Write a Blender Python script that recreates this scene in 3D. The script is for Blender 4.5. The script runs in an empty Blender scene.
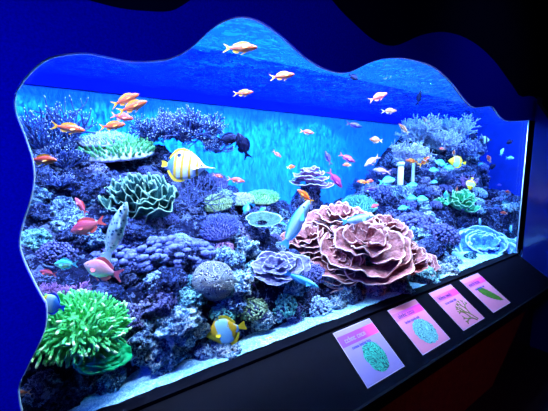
import bpy, bmesh, math, random
from mathutils import Vector, Matrix, noise
PI = math.pi
S = bpy.context.scene
COL = S.collection
R = random.Random(7)

# ------------------------------------------------------------------ camera
FPX = 303.0
YAW, PITCH, ROLL = 0.5757, 0.1262, -0.0106
CAMP = Vector((0, -1.0, 0))
cy, sy, cp, sp = math.cos(YAW), math.sin(YAW), math.cos(PITCH), math.sin(PITCH)
F_ = Vector((sy * cp, cy * cp, -sp))
R0 = Vector((cy, -sy, 0)); U0 = R0.cross(F_)
R_ = R0 * math.cos(ROLL) + U0 * math.sin(ROLL)
U_ = -R0 * math.sin(ROLL) + U0 * math.cos(ROLL)
cd = bpy.data.cameras.new('camera'); cam = bpy.data.objects.new('camera', cd); COL.objects.link(cam)
cd.sensor_fit = 'HORIZONTAL'; cd.sensor_width = 36; cd.lens = 36 * FPX / 548
cd.clip_start = 0.02
cam.matrix_world = Matrix(((R_.x, U_.x, -F_.x, CAMP.x), (R_.y, U_.y, -F_.y, CAMP.y), (R_.z, U_.z, -F_.z, CAMP.z), (0, 0, 0, 1)))
S.camera = cam

def ray(px, py):
    return F_ + R_ * ((px - 274) / FPX) + U_ * ((205.5 - py) / FPX)
def aty(px, py, y):
    d = ray(px, py); return CAMP + d * ((y - CAMP.y) / d.y)
def atx(px, py, x):
    d = ray(px, py); return CAMP + d * ((x - CAMP.x) / d.x)
def atz(px, py, z):
    d = ray(px, py); return CAMP + d * ((z - CAMP.z) / d.z)
def depth(p):
    return (p - CAMP).dot(F_)

# ------------------------------------------------------------------ world, exposure, lights
w = bpy.data.worlds.new('world'); S.world = w; w.use_nodes = True
w.node_tree.nodes['Background'].inputs[0].default_value = (0.004, 0.003, 0.006, 1)
w.node_tree.nodes['Background'].inputs[1].default_value = 0.3
S.view_settings.view_transform = 'Standard'; S.view_settings.look = 'None'
S.view_settings.gamma = 1; S.view_settings.use_curve_mapping = False
S.view_settings.exposure = 0.2

H = 0.757        # sill below the eye
ZS = 0.63        # water surface above the eye
YB = 1.58        # back wall of the tank
XR = 3.14        # right end of the window
XL = -0.55
XT = XR + 2.4    # the tank runs on behind the wall to the right of the window

def light(name, kind, loc, energy, col, to=None, **kw):
    d = bpy.data.lights.new(name, kind); d.energy = energy; d.color = col
    for k, v in kw.items(): setattr(d, k, v)
    o = bpy.data.objects.new(name, d); COL.objects.link(o); o.location = loc
    if to is not None:
        o.rotation_euler = (Vector(to) - Vector(loc)).to_track_quat('-Z', 'Y').to_euler()
    return o
# lamp bars over the tank (white-blue), further bars grow bluer to the right
for x0, x1, yy, e, c in [(-0.4, 1.2, 0.62, 58, (.84, .93, 1)), (1.2, 2.3, 0.62, 40, (.76, .89, 1)), (2.3, 3.6, 0.6, 26, (.55, .74, 1)), (3.6, 5.2, 0.6, 26, (.35, .55, 1))]:
    light('tank_lamp', 'AREA', ((x0 + x1) / 2, yy, 0.90), e, c, to=((x0 + x1) / 2, yy - 0.02, 0), shape='RECTANGLE', size=x1 - x0, size_y=0.10, spread=2.0)
# front lamp bar close behind the glass front
for x0, x1, e, c in [(-0.3, 1.3, 66, (.82, .9, 1)), (1.3, 2.3, 55, (.75, .85, 1)), (2.3, 3.4, 42, (.50, .70, 1)), (3.4, 4.8, 22, (.3, .5, 1))]:
    light('tank_lamp', 'AREA', ((x0 + x1) / 2, 0.055, 0.90), e, c, to=((x0 + x1) / 2, 0.36, -0.5), shape='RECTANGLE', size=x1 - x0, size_y=0.06, spread=1.7)
# added unseen fill light: turns the shadows in the tank deep blue
light('blue_fill_light', 'AREA', (2.3, 0.12, 0.58), 12, (0.0, 0.05, 1.0), to=(2.3, 0.7, -0.6), shape='RECTANGLE', size=5.2, size_y=0.05, spread=2.0)
# back wall wash, aimed down so that the strip under the surface stays dark
light('back_wall_lamp', 'AREA', (2.3, 1.20, 0.60), 12, (.04, .36, 1), to=(2.3, 1.52, 0.05), shape='RECTANGLE', size=5.5, size_y=0.04, spread=1.15)
# rippled light thrown on the back wall
for gx in (-0.35, 0.15, 0.65, 1.15, 1.65, 2.15):
    g = light('ripple_lamp', 'SPOT', (gx, 1.0, 0.60), 95, (.08, .70, 1), to=(gx + .1, 1.58, -0.25), spot_size=1.6, spot_blend=.35, shadow_soft_size=.004)
    g.data.use_nodes = True; nt = g.data.node_tree; em = nt.nodes['Emission']
    tc = nt.nodes.new('ShaderNodeTexCoord'); mpn = nt.nodes.new('ShaderNodeMapping'); mpn.inputs['Scale'].default_value = (6, 2.4, 2.4); mpn.inputs['Location'].default_value = (gx * 5, 0, 0)
    nz = nt.nodes.new('ShaderNodeTexNoise'); nz.inputs['Scale'].default_value = 4.2; nz.inputs['Detail'].default_value = 5; nz.inputs['Distortion'].default_value = 1.5
    rp = nt.nodes.new('ShaderNodeValToRGB'); rp.color_ramp.elements[0].position = .42; rp.color_ramp.elements[1].position = .64
    nt.links.new(tc.outputs['Normal'], mpn.inputs['Vector']); nt.links.new(mpn.outputs[0], nz.inputs['Vector']); nt.links.new(nz.outputs['Fac'], rp.inputs[0]); nt.links.new(rp.outputs[0], em.inputs['Strength'])
# above the water: lights the rippled surface
for gx in (-0.3, 0.4, 1.1, 1.8, 2.5, 3.4, 4.4):
    light('surface_lamp', 'POINT', (gx, 0.30, 0.95), 75, (.12, .62, 1), shadow_soft_size=.02)
# room: blue wash on the wavy front wall
light('room_blue_lamp', 'SPOT', (-1.3, -0.7, 0.1), 78, (.0, .025, 1), to=(-0.1, 0, -0.15), spot_size=1.5, spot_blend=1, shadow_soft_size=.2)
light('room_blue_lamp', 'SPOT', (0.3, -1.3, 1.6), 14, (.0, .03, 1), to=(0.6, 0, 0.5), spot_size=1.3, spot_blend=1, shadow_soft_size=.2)
light('room_blue_lamp', 'SPOT', (2.2, -1.4, 1.6), 15, (.05, .08, 1), to=(2.4, 0, 0.6), spot_size=1.0, spot_blend=1, shadow_soft_size=.2)
light('ledge_lamp', 'SPOT', (1.7, -1.1, 1.5), 2.3, (1, .62, .92), to=(1.55, -0.15, -0.9), spot_size=0.75, spot_blend=.7, shadow_soft_size=.05)
light('red_fill_light', 'SPOT', (1.6, -2.4, 0.6), 40, (1, .12, .06), to=(1.9, -.2, -1.4), spot_size=0.9, spot_blend=1, shadow_soft_size=.1)  # added unseen fill, lifts the red of the cabinet front

# ------------------------------------------------------------------ material helpers
class NT:
    def __init__(s, name):
        s.m = bpy.data.materials.new(name); s.m.use_nodes = True; s.t = s.m.node_tree
        s.b = s.t.nodes['Principled BSDF']; s.out = s.t.nodes['Material Output']
    def n(s, typ, **kw):
        nd = s.t.nodes.new(typ)
        for k, v in kw.items():
            if k.startswith('i_'):
                key = k[2:].replace('_', ' '); nd.inputs[key].default_value = v
            else: setattr(nd, k, v)
        return nd
    def l(s, a, b): s.t.links.new(a, b)
    def pos(s, obj=False):
        if obj: return s.n('ShaderNodeTexCoord').outputs['Object']
        return s.n('ShaderNodeNewGeometry').outputs['Position']
    def noise(s, vec, scale, detail=4, rough=.6, dist=0):
        nd = s.n('ShaderNodeTexNoise', i_Scale=scale, i_Detail=detail, i_Roughness=rough, i_Distortion=dist)
        s.l(vec, nd.inputs['Vector']); return nd.outputs['Fac']
    def vor(s, vec, scale, feat='F1'):
        nd = s.n('ShaderNodeTexVoronoi', i_Scale=scale); nd.feature = feat
        s.l(vec, nd.inputs['Vector']); return nd.outputs['Distance']
    def ramp(s, fac, stops, interp='LINEAR'):
        nd = s.n('ShaderNodeValToRGB'); cr = nd.color_ramp; cr.interpolation = interp
        while len(cr.elements) < len(stops): cr.elements.new(.5)
        for e, (p, c) in zip(cr.elements, stops):
            e.position = p; e.color = (c[0], c[1], c[2], 1)
        s.l(fac, nd.inputs[0]); return nd.outputs[0]
    def mix(s, fac, a, b):
        nd = s.n('ShaderNodeMix'); nd.data_type = 'RGBA'
        if isinstance(fac, float): nd.inputs[0].default_value = fac
        else: s.l(fac, nd.inputs[0])
        for k, v in ((6, a), (7, b)):
            if isinstance(v, tuple): nd.inputs[k].default_value = (*v[:3], 1)
            else: s.l(v, nd.inputs[k])
        return nd.outputs[2]
    def math(s, op, a, b=None):
        nd = s.n('ShaderNodeMath'); nd.operation = op
        for k, v in ((0, a), (1, b)):
            if v is None: continue
            if isinstance(v, (int, float)): nd.inputs[k].default_value = v
            else: s.l(v, nd.inputs[k])
        return nd.outputs[0]
    def bump(s, h, strength=.6, dist=.01):
        nd = s.n('ShaderNodeBump', i_Strength=strength, i_Distance=dist); s.l(h, nd.inputs['Height'])
        s.l(nd.outputs[0], s.b.inputs['Normal']); return nd
    def base(s, c, rough=.6, spec=.3):
        if isinstance(c, tuple): s.b.inputs['Base Color'].default_value = (*c[:3], 1)
        else: s.l(c, s.b.inputs['Base Color'])
        s.b.inputs['Roughness'].default_value = rough
        s.b.inputs['Specular IOR Level'].default_value = spec
        return s.m

def plain(name, c, rough=.5, var=.15, scale=20, spec=.3, bump=0):
    t = NT(name); v = t.pos()
    n = t.noise(v, scale)
    d = tuple(x * (1 - var) for x in c); l = tuple(min(1, x * (1 + var)) for x in c)
    if bump: t.bump(t.noise(v, scale * 4), bump, .004)
    return t.base(t.ramp(n, [(.3, d), (.7, l)]), rough, spec)

def rocky(name, dark, mid, light_, s=38, bs=1.0, lo=.43, hi=.58):
    t = NT(name); v = t.pos()
    n1 = t.noise(v, s, 6, .7, .6); n2 = t.noise(v, s * 2.7, 5, .7)
    vo = t.vor(v, s * 1.7)
    n = t.math('ADD', t.math('MULTIPLY', n1, .6), t.math('MULTIPLY', n2, .4))
    c = t.ramp(n, [(lo, dark), ((lo + hi) / 2, mid), (hi, light_)])
    fr = t.ramp(t.math('ADD', t.noise(v, s * 2.2, 4, .7, 1.0), t.math('MULTIPLY', t.noise(v, 7, 2), .5)), [(.80, (0, 0, 0)), (.84, (1, 1, 1))])
    c = t.mix(fr, c, tuple(min(1, x * 1.25 + .08) for x in light_))
    h = t.math('ADD', t.math('MULTIPLY', n2, 1.2), t.math('MULTIPLY', vo, .9))
    t.bump(h, bs, .03)
    return t.base(c, .6, .08)

M = {}
M['rock_blue'] = rocky('blue_rock', (.001, .004, .06), (.035, .09, .32), (.42, .64, 1.0))
M['rock_purple'] = rocky('purple_rock', (.002, .002, .05), (.045, .04, .20), (.38, .36, .78))
M['rock_pale'] = rocky('pale_rock', (.003, .02, .12), (.11, .28, .55), (.78, .95, 1.0), s=34)
M['rock_teal'] = rocky('teal_rock', (.002, .015, .07), (.025, .13, .24), (.30, .68, .74))
M['rock_dark'] = rocky('dark_rock', (.001, .002, .03), (.008, .014, .09), (.07, .10, .34))
M['rock_pink'] = rocky('pink_rock', (.12, .04, .16), (.45, .22, .46), (.9, .62, .85))
M['reef'] = rocky('reef_base_rock', (.001, .001, .02), (.005, .008, .06), (.05, .08, .26), s=18, lo=.4, hi=.72)

CC = {}
def coralmat(name, dark, light_, s=70, bs=.5, rough=.5, obj=False):
    t = NT(name); v = t.pos(obj)
    n = t.noise(v, s, 4, .65)
    t.bump(t.noise(v, s * 2.2, 3), bs, .008)
    return t.base(t.ramp(n, [(.32, dark), (.62, light_)]), rough, .12)
CC['stag_blue'] = ((.01, .02, .15), (.07, .11, .38)); M['stag_blue'] = coralmat('staghorn_blue', (.01, .02, .15), (.07, .11, .38))
CC['stag_tip'] = ((.30, .34, .74), (.66, .72, 1.0)); M['stag_tip'] = coralmat('staghorn_tip', (.30, .34, .74), (.66, .72, 1.0))
CC['stag_lilac'] = ((.02, .03, .20), (.13, .16, .46)); M['stag_lilac'] = coralmat('staghorn_lilac', (.02, .03, .20), (.13, .16, .46))
CC['stag_cream'] = ((.14, .13, .30), (.62, .60, .82)); M['stag_cream'] = coralmat('staghorn_cream', (.14, .13, .30), (.62, .60, .82))
CC['lilac_pink'] = ((.20, .05, .32), (.58, .26, .66)); M['lilac_pink'] = coralmat('lilac_pink', (.20, .05, .32), (.58, .26, .66))
CC['green_acro'] = ((.02, .16, .10), (.22, .62, .26)); M['green_acro'] = coralmat('green_acropora', (.02, .16, .10), (.22, .62, .26))
CC['green_bright'] = ((.03, .36, .10), (.16, .80, .24)); M['green_bright'] = coralmat('bright_green', (.03, .36, .10), (.16, .80, .24), rough=.4)
CC['green_tip'] = ((.40, .85, .30), (.80, 1, .55)); M['green_tip'] = coralmat('pale_green_tip', (.40, .85, .30), (.80, 1, .55))
CC['green_lime'] = ((.0, .34, .10), (.02, .66, .20)); M['green_lime'] = coralmat('emerald_flesh', (.0, .34, .10), (.02, .66, .20), s=14, rough=.35)
CC['green_cab'] = ((.02, .28, .14), (.20, .75, .34)); M['green_cab'] = coralmat('cabbage_green', (.02, .28, .14), (.20, .75, .34))
CC['sage'] = ((.08, .17, .12), (.38, .50, .30)); M['sage'] = coralmat('sage_green', (.08, .17, .12), (.38, .50, .30))
CC['nod_purple'] = ((.015, .025, .18), (.20, .22, .60)); M['nod_purple'] = coralmat('nodule_purple', (.015, .025, .18), (.20, .22, .60))
CC['nod_violet'] = ((.03, .03, .18), (.19, .18, .50)); M['nod_violet'] = coralmat('nodule_violet', (.03, .03, .18), (.19, .18, .50), s=90)
CC['nod_pink'] = ((.22, .07, .24), (.60, .30, .55)); M['nod_pink'] = coralmat('nodule_pink', (.22, .07, .24), (.60, .30, .55))
CC['nod_pale'] = ((.08, .16, .40), (.55, .72, .95)); M['nod_pale'] = coralmat('nodule_pale', (.08, .16, .40), (.55, .72, .95), s=90)
CC['nod_teal'] = ((.02, .14, .20), (.18, .55, .50)); M['nod_teal'] = coralmat('nodule_teal', (.02, .14, .20), (.18, .55, .50), s=90)
CC['fan_dark'] = ((.02, .03, .16), (.12, .15, .42)); M['fan_dark'] = coralmat('fan_dark', (.02, .03, .16), (.12, .15, .42))
M['white_pvc'] = plain('white_pipe', (.75, .85, .95), .4, .05)
M['sand'] = rocky('sand', (.06, .22, .42), (.16, .44, .66), (.45, .78, .92), s=60, bs=.25, lo=.3, hi=.6)

def edged(name, dark, mid, rim, s=40):
    # flesh colour with the pale growing margin of a plating coral, stored per vertex
    t = NT(name); v = t.pos()
    n = t.noise(v, s, 4, .65)
    body = t.ramp(n, [(.35, dark), (.65, mid)])
    a = t.n('ShaderNodeAttribute'); a.attribute_name = 'margin'
    f = t.ramp(a.outputs['Fac'], [(.93, (0, 0, 0)), (1.0, (1, 1, 1))])
    t.bump(t.noise(v, s * 2, 4), .7, .012)
    t.base(t.mix(f, body, rim), .55, .12); return t.m
M['cab_pink'] = edged('pink_plating_coral', (.14, .03, .04), (.44, .15, .17), (.90, .50, .50))
M['cab_teal'] = edged('teal_cup_coral', (.01, .05, .08), (.045, .17, .18), (.34, .56, .42))
M['cab_green'] = edged('green_cabbage_coral', (.01, .20, .10), (.10, .60, .28), (.5, .95, .6))
M['cab_blue'] = edged('pale_blue_plate', (.01, .07, .50), (.10, .34, .90), (.55, .80, 1.0))
M['cab_lilac'] = edged('lilac_plate', (.08, .07, .22), (.28, .25, .46), (.6, .58, .8))
M['cab_olive'] = edged('olive_plate', (.02, .06, .06), (.06, .13, .10), (.45, .65, .42))
M['cab_mauve'] = edged('mauve_plate', (.15, .06, .20), (.42, .22, .46), (.75, .66, .70))

def brainmat(name, dark, light_, k=46):
    t = NT(name); v = t.pos(True)
    n = t.noise(v, 2.2, 1, .5)
    sn = t.math('SINE', t.math('MULTIPLY', n, k * 2))
    u = t.math('ADD', t.math('MULTIPLY', sn, .5), .5)
    t.bump(u, .8, .05)
    return t.base(t.ramp(u, [(.25, dark), (.65, light_)]), .5, .3)
M['brain'] = brainmat('brain_coral', (.05, .05, .20), (.80, .76, .74), 62)
M['brain_purple'] = brainmat('brain_coral_purple', (.10, .09, .30), (.42, .38, .74), 60)

# ------------------------------------------------------------------ object helpers
def link(name, me, m=None, parent=None, smooth=True):
    o = bpy.data.objects.new(name, me); COL.objects.link(o)
    if m is not None:
        if not me.materials: me.materials.append(m)
    if parent: o.parent = parent
    return o
def mesh(name, vs, fs, smooth=True):
    me = bpy.data.meshes.new(name); me.from_pydata([tuple(v) for v in vs], [], fs); me.update()
    if smooth: me.polygons.foreach_set('use_smooth', [True] * len(me.polygons))
    return me
def tag(o, label, cat, group=None, kind=None):
    if label: o['label'] = label
    if cat: o['category'] = cat
    if group: o['group'] = group
    if kind: o['kind'] = kind
    return o
def struct(o): o['kind'] = 'structure'; return o
def prism(name, pts, d, m, bevel=0):
    """polygon pts (3D, coplanar) extruded by vector d"""
    bm = bmesh.new(); vs = [bm.verts.new(p) for p in pts]
    f = bm.faces.new(vs); r = bmesh.ops.extrude_face_region(bm, geom=[f])
    for g in r['geom']:
        if isinstance(g, bmesh.types.BMVert): g.co += Vector(d)
    bmesh.ops.recalc_face_normals(bm, faces=bm.faces)
    me = bpy.data.meshes.new(name); bm.to_mesh(me); bm.free()
    return link(name, me, m)
def boxm(name, lo, hi, m, parent=None):
    x0, y0, z0 = lo; x1, y1, z1 = hi
    vs = [(x0, y0, z0), (x1, y0, z0), (x1, y1, z0), (x0, y1, z0), (x0, y0, z1), (x1, y0, z1), (x1, y1, z1), (x0, y1, z1)]
    fs = [(0, 3, 2, 1), (4, 5, 6, 7), (0, 1, 5, 4), (1, 2, 6, 5), (2, 3, 7, 6), (3, 0, 4, 7)]
    return link(name, mesh(name, vs, fs, False), m, parent)
def frame_for(d):
    d = d.normalized(); a = Vector((0, 0, 1)) if abs(d.z) < .9 else Vector((1, 0, 0))
    u = d.cross(a).normalized(); return u, d.cross(u)
def tube(vs, fs, pts, rad, seg=5, cap=True):
    b = len(vs); n = len(pts)
    for i, p in enumerate(pts):
        d = pts[min(i + 1, n - 1)] - pts[max(i - 1, 0)]
        u, v = frame_for(d)
        for k in range(seg):
            a = 2 * PI * k / seg
            vs.append(p + (u * math.cos(a) + v * math.sin(a)) * rad[i])
    for i in range(n - 1):
        for k in range(seg):
            k2 = (k + 1) % seg
            fs.append((b + i * seg + k, b + i * seg + k2, b + (i + 1) * seg + k2, b + (i + 1) * seg + k))
    if cap:
        vs.append(pts[-1] + (pts[-1] - pts[-2]).normalized() * rad[-1] * .8); c = len(vs) - 1
        for k in range(seg): fs.append((b + (n - 1) * seg + k, b + (n - 1) * seg + (k + 1) % seg, c))
def rv(r=R): 
    while True:
        v = Vector((r.uniform(-1, 1), r.uniform(-1, 1), r.uniform(-1, 1)))
        if .1 < v.length < 1: return v.normalized()
_ico = {}
def ico(n):
    if n not in _ico:
        bm = bmesh.new(); bmesh.ops.create_icosphere(bm, subdivisions=n, radius=1)
        _ico[n] = ([v.co.copy() for v in bm.verts], [tuple(v.index for v in f.verts) for f in bm.faces]); bm.free()
    return _ico[n]
def ball(vs, fs, c, r, n=1, sq=(1, 1, 1)):
    iv, if_ = ico(n); b = len(vs)
    for v in iv: vs.append(Vector((c[0] + v.x * r * sq[0], c[1] + v.y * r * sq[1], c[2] + v.z * r * sq[2])))
    for f in if_: fs.append(tuple(b + k for k in f))
def margin(me, vals):
    a = me.attributes.new('margin', 'FLOAT', 'POINT'); a.data.foreach_set('value', vals)

# ------------------------------------------------------------------ shell
WIN_L = [(22,411),(19,399),(18,384),(25,369.5),(35,349),(43,334),(46,322),(46.5,303),(42,297),(33,280),(24,261),(19.5,248),(19,238),(23,220),(29,204),(33,187),(34,174),(32,158.5),(27,143),(20,125),(15,113),(14,99),(20,84),(36,67),(46,60),(56,56.5),(66,54.8),(77,53.7),(89,53.7),(108,57.5),(119,60),(131,62),(148,62),(164,60.5),(172,58),(183,53),(192,46.5),(200,39),(213,27),(226,20),(239,17),(252,19),(265,25),(282,38),(301,56),(310,62),(318,67),(331,72),(341,73.3),(351,71.5),(363,65),(370,62),(378,59.6),(387,58.2),(397,58),(407,59),(416,61),(426,64),(435,68.5),(446,78),(452,85),(458,93),(464,101),(471,107.5),(480,107),(490,105.5),(494,110),(497.5,116),(504,121),(515,121),(528,120)]
TOPW = [(-120,60),(-60,30),(20,-25),(60,-8),(79,0),(108,8),(125,11.5),(141,13),(161,14),(172,12.8),(183,6.5),(196,-3),(215,-22),(240,-36),(265,-40),(290,-34),(312,-18),(328,0),(340,14),(355,28),(365,37),(374,43),(383,46.5),(393,47),(404,43),(416,37),(427,34),(439,32.6),(450,34),(461,37.5),(473,44),(484,53),(494,63.5),(503,76),(511,87),(518,98),(530,95.6),(537,101),(546,113)]
def smooth_poly(pts, it=1):
    for _ in range(it):
        out = [pts[0]]
        for a, b in zip(pts, pts[1:]):
            out.append((a[0] * .75 + b[0] * .25, a[1] * .75 + b[1] * .25)); out.append((a[0] * .25 + b[0] * .75, a[1] * .25 + b[1] * .75))
        out.append(pts[-1]); pts = out
    return pts
wl = [aty(x, y, 0) for x, y in smooth_poly(WIN_L)]
wl = [p for p in wl if p.z > -H - .02]
wl[0] = Vector((wl[0].x, 0, -H - .02))
tw = [aty(x, y, 0) for x, y in smooth_poly(TOPW)]

t = NT('blue_wall_paint'); v = t.pos()
t.bump(t.noise(v, 260, 2), .25, .002)
M['wall'] = t.base(t.ramp(t.noise(v, 160, 3), [(.3, (.003, .006, .50)), (.7, (.008, .014, .75))]), .55, .25)
M['black'] = plain('black_paint', (.004, .004, .008), .45, .2, 8)
M['brown_black'] = plain('brown_black_wall', (.012, .007, .007), .8, .3, 6)
t = NT('ledge_laminate'); M['ledge'] = t.base(t.ramp(t.noise(t.pos(), 30), [(.3, (.0006, .0006, .003)), (.7, (.0012, .0012, .005))]), .6, .03)
M['dark_red'] = plain('dark_red_board', (.055, .008, .006), .8, .35, 40)

# wavy wall: three boards meeting at two seams; window outline is the lower edge
def split_idx(pts, px, side):
    return min(range(len(pts)), key=lambda i: (pts[i] - aty(px[0], px[1], 0)).length)
a1 = split_idx(wl, (370, 62), 0); b1 = split_idx(tw, (393, 47), 0)
a2 = split_idx(wl, (471, 107.5), 0); b2 = split_idx(tw, (518, 98), 0)
poly1 = wl[:a1 + 1] + list(reversed(tw[:b1 + 1])) + [Vector((-3, 0, tw[0].z)), Vector((-3, 0, -1.55)), Vector((wl[0].x, 0, -1.55))]
poly2 = wl[a1:a2 + 1] + list(reversed(tw[b1:b2 + 1]))
rb = wl[-1]
poly3 = wl[a2:] + [Vector((XR + .3, 0, rb.z)), Vector((XR + .3, 0, tw[-1].z))] + list(reversed(tw[b2:]))
for nm, pl, dy in (('wall_front', poly1, -.014), ('wall_front_middle', poly2, -.013), ('wall_front_right', poly3, -.012)):
    struct(prism(nm, [p + Vector((0, dy, 0)) for p in pl], (0, .009, 0), M['wall']))
# fascia behind the boards, same opening, closing the tank off from the room
fas = [p.copy() for p in wl] + [Vector((XR, 0, rb.z)), Vector((XR, 0, -H)), Vector((XR + .02, 0, -H - .1)), Vector((XT, 0, -H - .1)), Vector((XT, 0, 2.2)), Vector((-3, 0, 2.2)), Vector((-3, 0, -1.55)), Vector((wl[0].x, 0, -1.55))]
struct(prism('wall_fascia', [p + Vector((0, -.002, 0)) for p in fas], (0, .006, 0), M['brown_black']))
# acrylic edge around the window
vs, fs = [], []
rim = [p + Vector((0, -.006, 0)) for p in wl] + [Vector((XR - .004, -.006, rb.z)), Vector((XR - .004, -.006, -H))]
tube(vs, fs, rim, [.0042] * len(rim), 6)
M['rim'] = plain('acrylic_edge', (.45, .62, 1.0), .25, .05)
tr = NT('acrylic_edge_clear'); tr.base((.75, .85, 1.0), .3, .6)
o = struct(link('trim_1', mesh('trim_1', vs, fs), tr.m))
# glass
t = NT('window_glass'); tb = t.n('ShaderNodeBsdfTransparent'); tb.inputs[0].default_value = (.93, .97, 1, 1)
gl = t.n('ShaderNodeBsdfGlossy'); gl.inputs['Roughness'].default_value = .03
mx = t.n('ShaderNodeMixShader'); mx.inputs[0].default_value = .025
t.l(tb.outputs[0], mx.inputs[1]); t.l(gl.outputs[0], mx.inputs[2]); t.l(mx.outputs[0], t.out.inputs[0]); M['glass'] = t.m
gp = [p.copy() for p in wl] + [Vector((XR, 0, rb.z)), Vector((XR, 0, -H)), Vector((wl[0].x, 0, -H))]
struct(prism('window_1', [p + Vector((0, .006, 0)) for p in gp], (0, .010, 0), M['glass']))

# tank shell
t = NT('tank_back_blue'); v = t.pos()
mp = t.n('ShaderNodeMapping'); mp.inputs['Scale'].default_value = (1, 1, .28); mp.inputs['Rotation'].default_value = (0, .22, 0); t.l(v, mp.inputs['Vector'])
n1 = t.noise(mp.outputs[0], 16, 5, .6, 1.2)
t.bump(n1, 1.0, .03)
M['tank_back'] = t.base((.02, .22, .85), .5, .3)
M['tank_side'] = plain('tank_side_blue', (.01, .04, .55), .5, .2, 4)
M['hood'] = plain('hood_white', (.35, .62, 1), .6, .1)
ZB = -H - .01
struct(boxm('wall_tank_back', (XL, YB, -H - .1), (XT, YB + .03, 1.4), M['tank_back']))
struct(boxm('wall_tank_right', (XT, .02, -H - .1), (XT + .03, YB, 1.4), M['tank_side']))
struct(boxm('wall_tank_left', (XL - .03, .02, -H - .1), (XL, YB, 1.4), M['tank_side']))
struct(boxm('ceiling_hood', (XL - .03, .02, 1.4), (XT, YB + .03, 1.43), M['hood']))
# added strip under the water surface: the back wall's unlit band, shade as colour
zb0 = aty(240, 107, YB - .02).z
M['strip'] = plain('painted_shade_blue', (.001, .006, .42), .6, .15, 6, .05)
struct(boxm('back_wall_shade', (XL, YB - .02, zb0), (XT, YB - .001, 1.0), M['strip']))
# sand bed
nx, ny = 260, 60
vs, fs = [], []
for j in range(ny + 1):
    for i in range(nx + 1):
        x = XL + (XT - XL) * i / nx; y = .032 + (YB - .032) * j / ny
        vs.append((x, y, ZB + .015 + .012 * noise.noise(Vector((x * 6, y * 6, 1))) + .006 * noise.noise(Vector((x * 25, y * 25, 4)))))
for j in range(ny):
    for i in range(nx):
        a = j * (nx + 1) + i; fs.append((a, a + 1, a + nx + 2, a + nx + 1))
tag(link('sand_bed', mesh('sand_bed', vs, fs), M['sand']), 'pale blue-white sand bed along the bottom of the aquarium window', 'sand', kind='stuff')

# water surface seen from below
t = NT('water_surface'); v = t.pos()
mp = t.n('ShaderNodeMapping'); mp.inputs['Scale'].default_value = (1, 1.3, 1); mp.inputs['Rotation'].default_value = (0, 0, .5); t.l(v, mp.inputs['Vector'])
nn = t.math('ADD', t.noise(mp.outputs[0], 7, 2, .55, .8), t.math('MULTIPLY', t.noise(mp.outputs[0], 19, 1, .5, .6), .35))
bp = t.n('ShaderNodeBump', i_Strength=1.0, i_Distance=.34); t.l(nn, bp.inputs['Height'])
gl = t.n('ShaderNodeBsdfGlass'); gl.inputs['Roughness'].default_value = .02; gl.inputs['IOR'].default_value = 1.33; gl.inputs[0].default_value = (.45, .75, 1, 1); t.l(bp.outputs[0], gl.inputs['Normal'])
tp = t.n('ShaderNodeBsdfTransparent'); tp.inputs[0].default_value = (.8, .93, 1, 1)
m2 = t.n('ShaderNodeMixShader'); m2.inputs[0].default_value = .30; t.l(gl.outputs[0], m2.inputs[1]); t.l(tp.outputs[0], m2.inputs[2])
t.l(m2.outputs[0], t.out.inputs[0]); M['water'] = t.m
nx, ny = 420, 100; vs, fs = [], []
for j in range(ny + 1):
    for i in range(nx + 1):
        x = XL + (XT - XL) * i / nx; y = .032 + (YB - .032) * j / ny
        vs.append((x, y, ZS + .016 * noise.noise(Vector((x * 4 + y * 1.5, y * 7, 2))) + .007 * noise.noise(Vector((x * 14, y * 18, 7)))))
for j in range(ny):
    for i in range(nx):
        a = j * (nx + 1) + i; fs.append((a, a + 1, a + nx + 2, a + nx + 1))
tag(link('water_surface', mesh('water_surface', vs, fs), M['water']), 'rippled water surface across the top of the aquarium, seen from below', 'water', kind='stuff')

# room
struct(boxm('floor', (-3, -4, -1.58), (6, .02, -1.55), M['black']))
struct(boxm('wall_back', (-3, -4.03, -1.55), (6, -4, 2.2), M['black']))
struct(boxm('wall_left', (-3.03, -4, -1.55), (-3, 0, 2.2), M['black']))
struct(boxm('ceiling', (-3, -4, 2.2), (6, .05, 2.23), M['brown_black']))
struct(boxm('wall_far', (XT + .04, -.02, -1.55), (6, .05, 2.2), M['brown_black']))
# return wall at the right end, dark glossy
t = NT('return_panel'); v = t.pos()
t.base((.004, .008, .10), .12, .5); M['return'] = t.m
xr = XR + .02
top = [atx(528, 98, xr), atx(537, 103, xr), atx(550, 122, xr)]
pts = [Vector((xr, -.04, top[0].z)), top[1], top[2], Vector((xr, top[2].y - .8, top[2].z - .35)), Vector((xr, top[2].y - .8, -1.55)), Vector((xr, -.04, -1.55))]
struct(prism('wall_right', pts, (.12, 0, 0), M['return']))
# ledge
TS = .6056
SD = Vector((0, -math.cos(TS), -math.sin(TS))); NRM = Vector((0, -math.sin(TS), math.cos(TS)))
def slab(name, x0, x1, s0, s1, n0, n1, m, parent=None):
    P = lambda x, s, n: Vector((x, 0, -H)) + SD * s + NRM * n
    vs = [P(x0, s0, n0), P(x1, s0, n0), P(x1, s1, n0), P(x0, s1, n0), P(x0, s0, n1), P(x1, s0, n1), P(x1, s1, n1), P(x0, s1, n1)]
    fs = [(0, 1, 2, 3), (7, 6, 5, 4), (4, 5, 1, 0), (5, 6, 2, 1), (6, 7, 3, 2), (7, 4, 0, 3)]
    return link(name, mesh(name, vs, fs, False), m, parent)
root = bpy.data.objects.new('ledge', None); COL.objects.link(root)
tag(root, 'sloping black reading ledge running under the aquarium window', 'ledge')
slab('sloping_top', -1.2, XR, .004, .325, -.03, 0, M['ledge'], root)
lp = Vector((0, 0, -H)) + SD * .325
boxm('front_lip', (-1.2, lp.y - .012, lp.z - .06), (XR, lp.y + .004, lp.z), M['ledge'], root)
boxm('sill', (-1.2, -.02, -H - .05), (XR, .035, -H), M['ledge'], root)
c0 = atx(518, 312, XR - .05)
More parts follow.
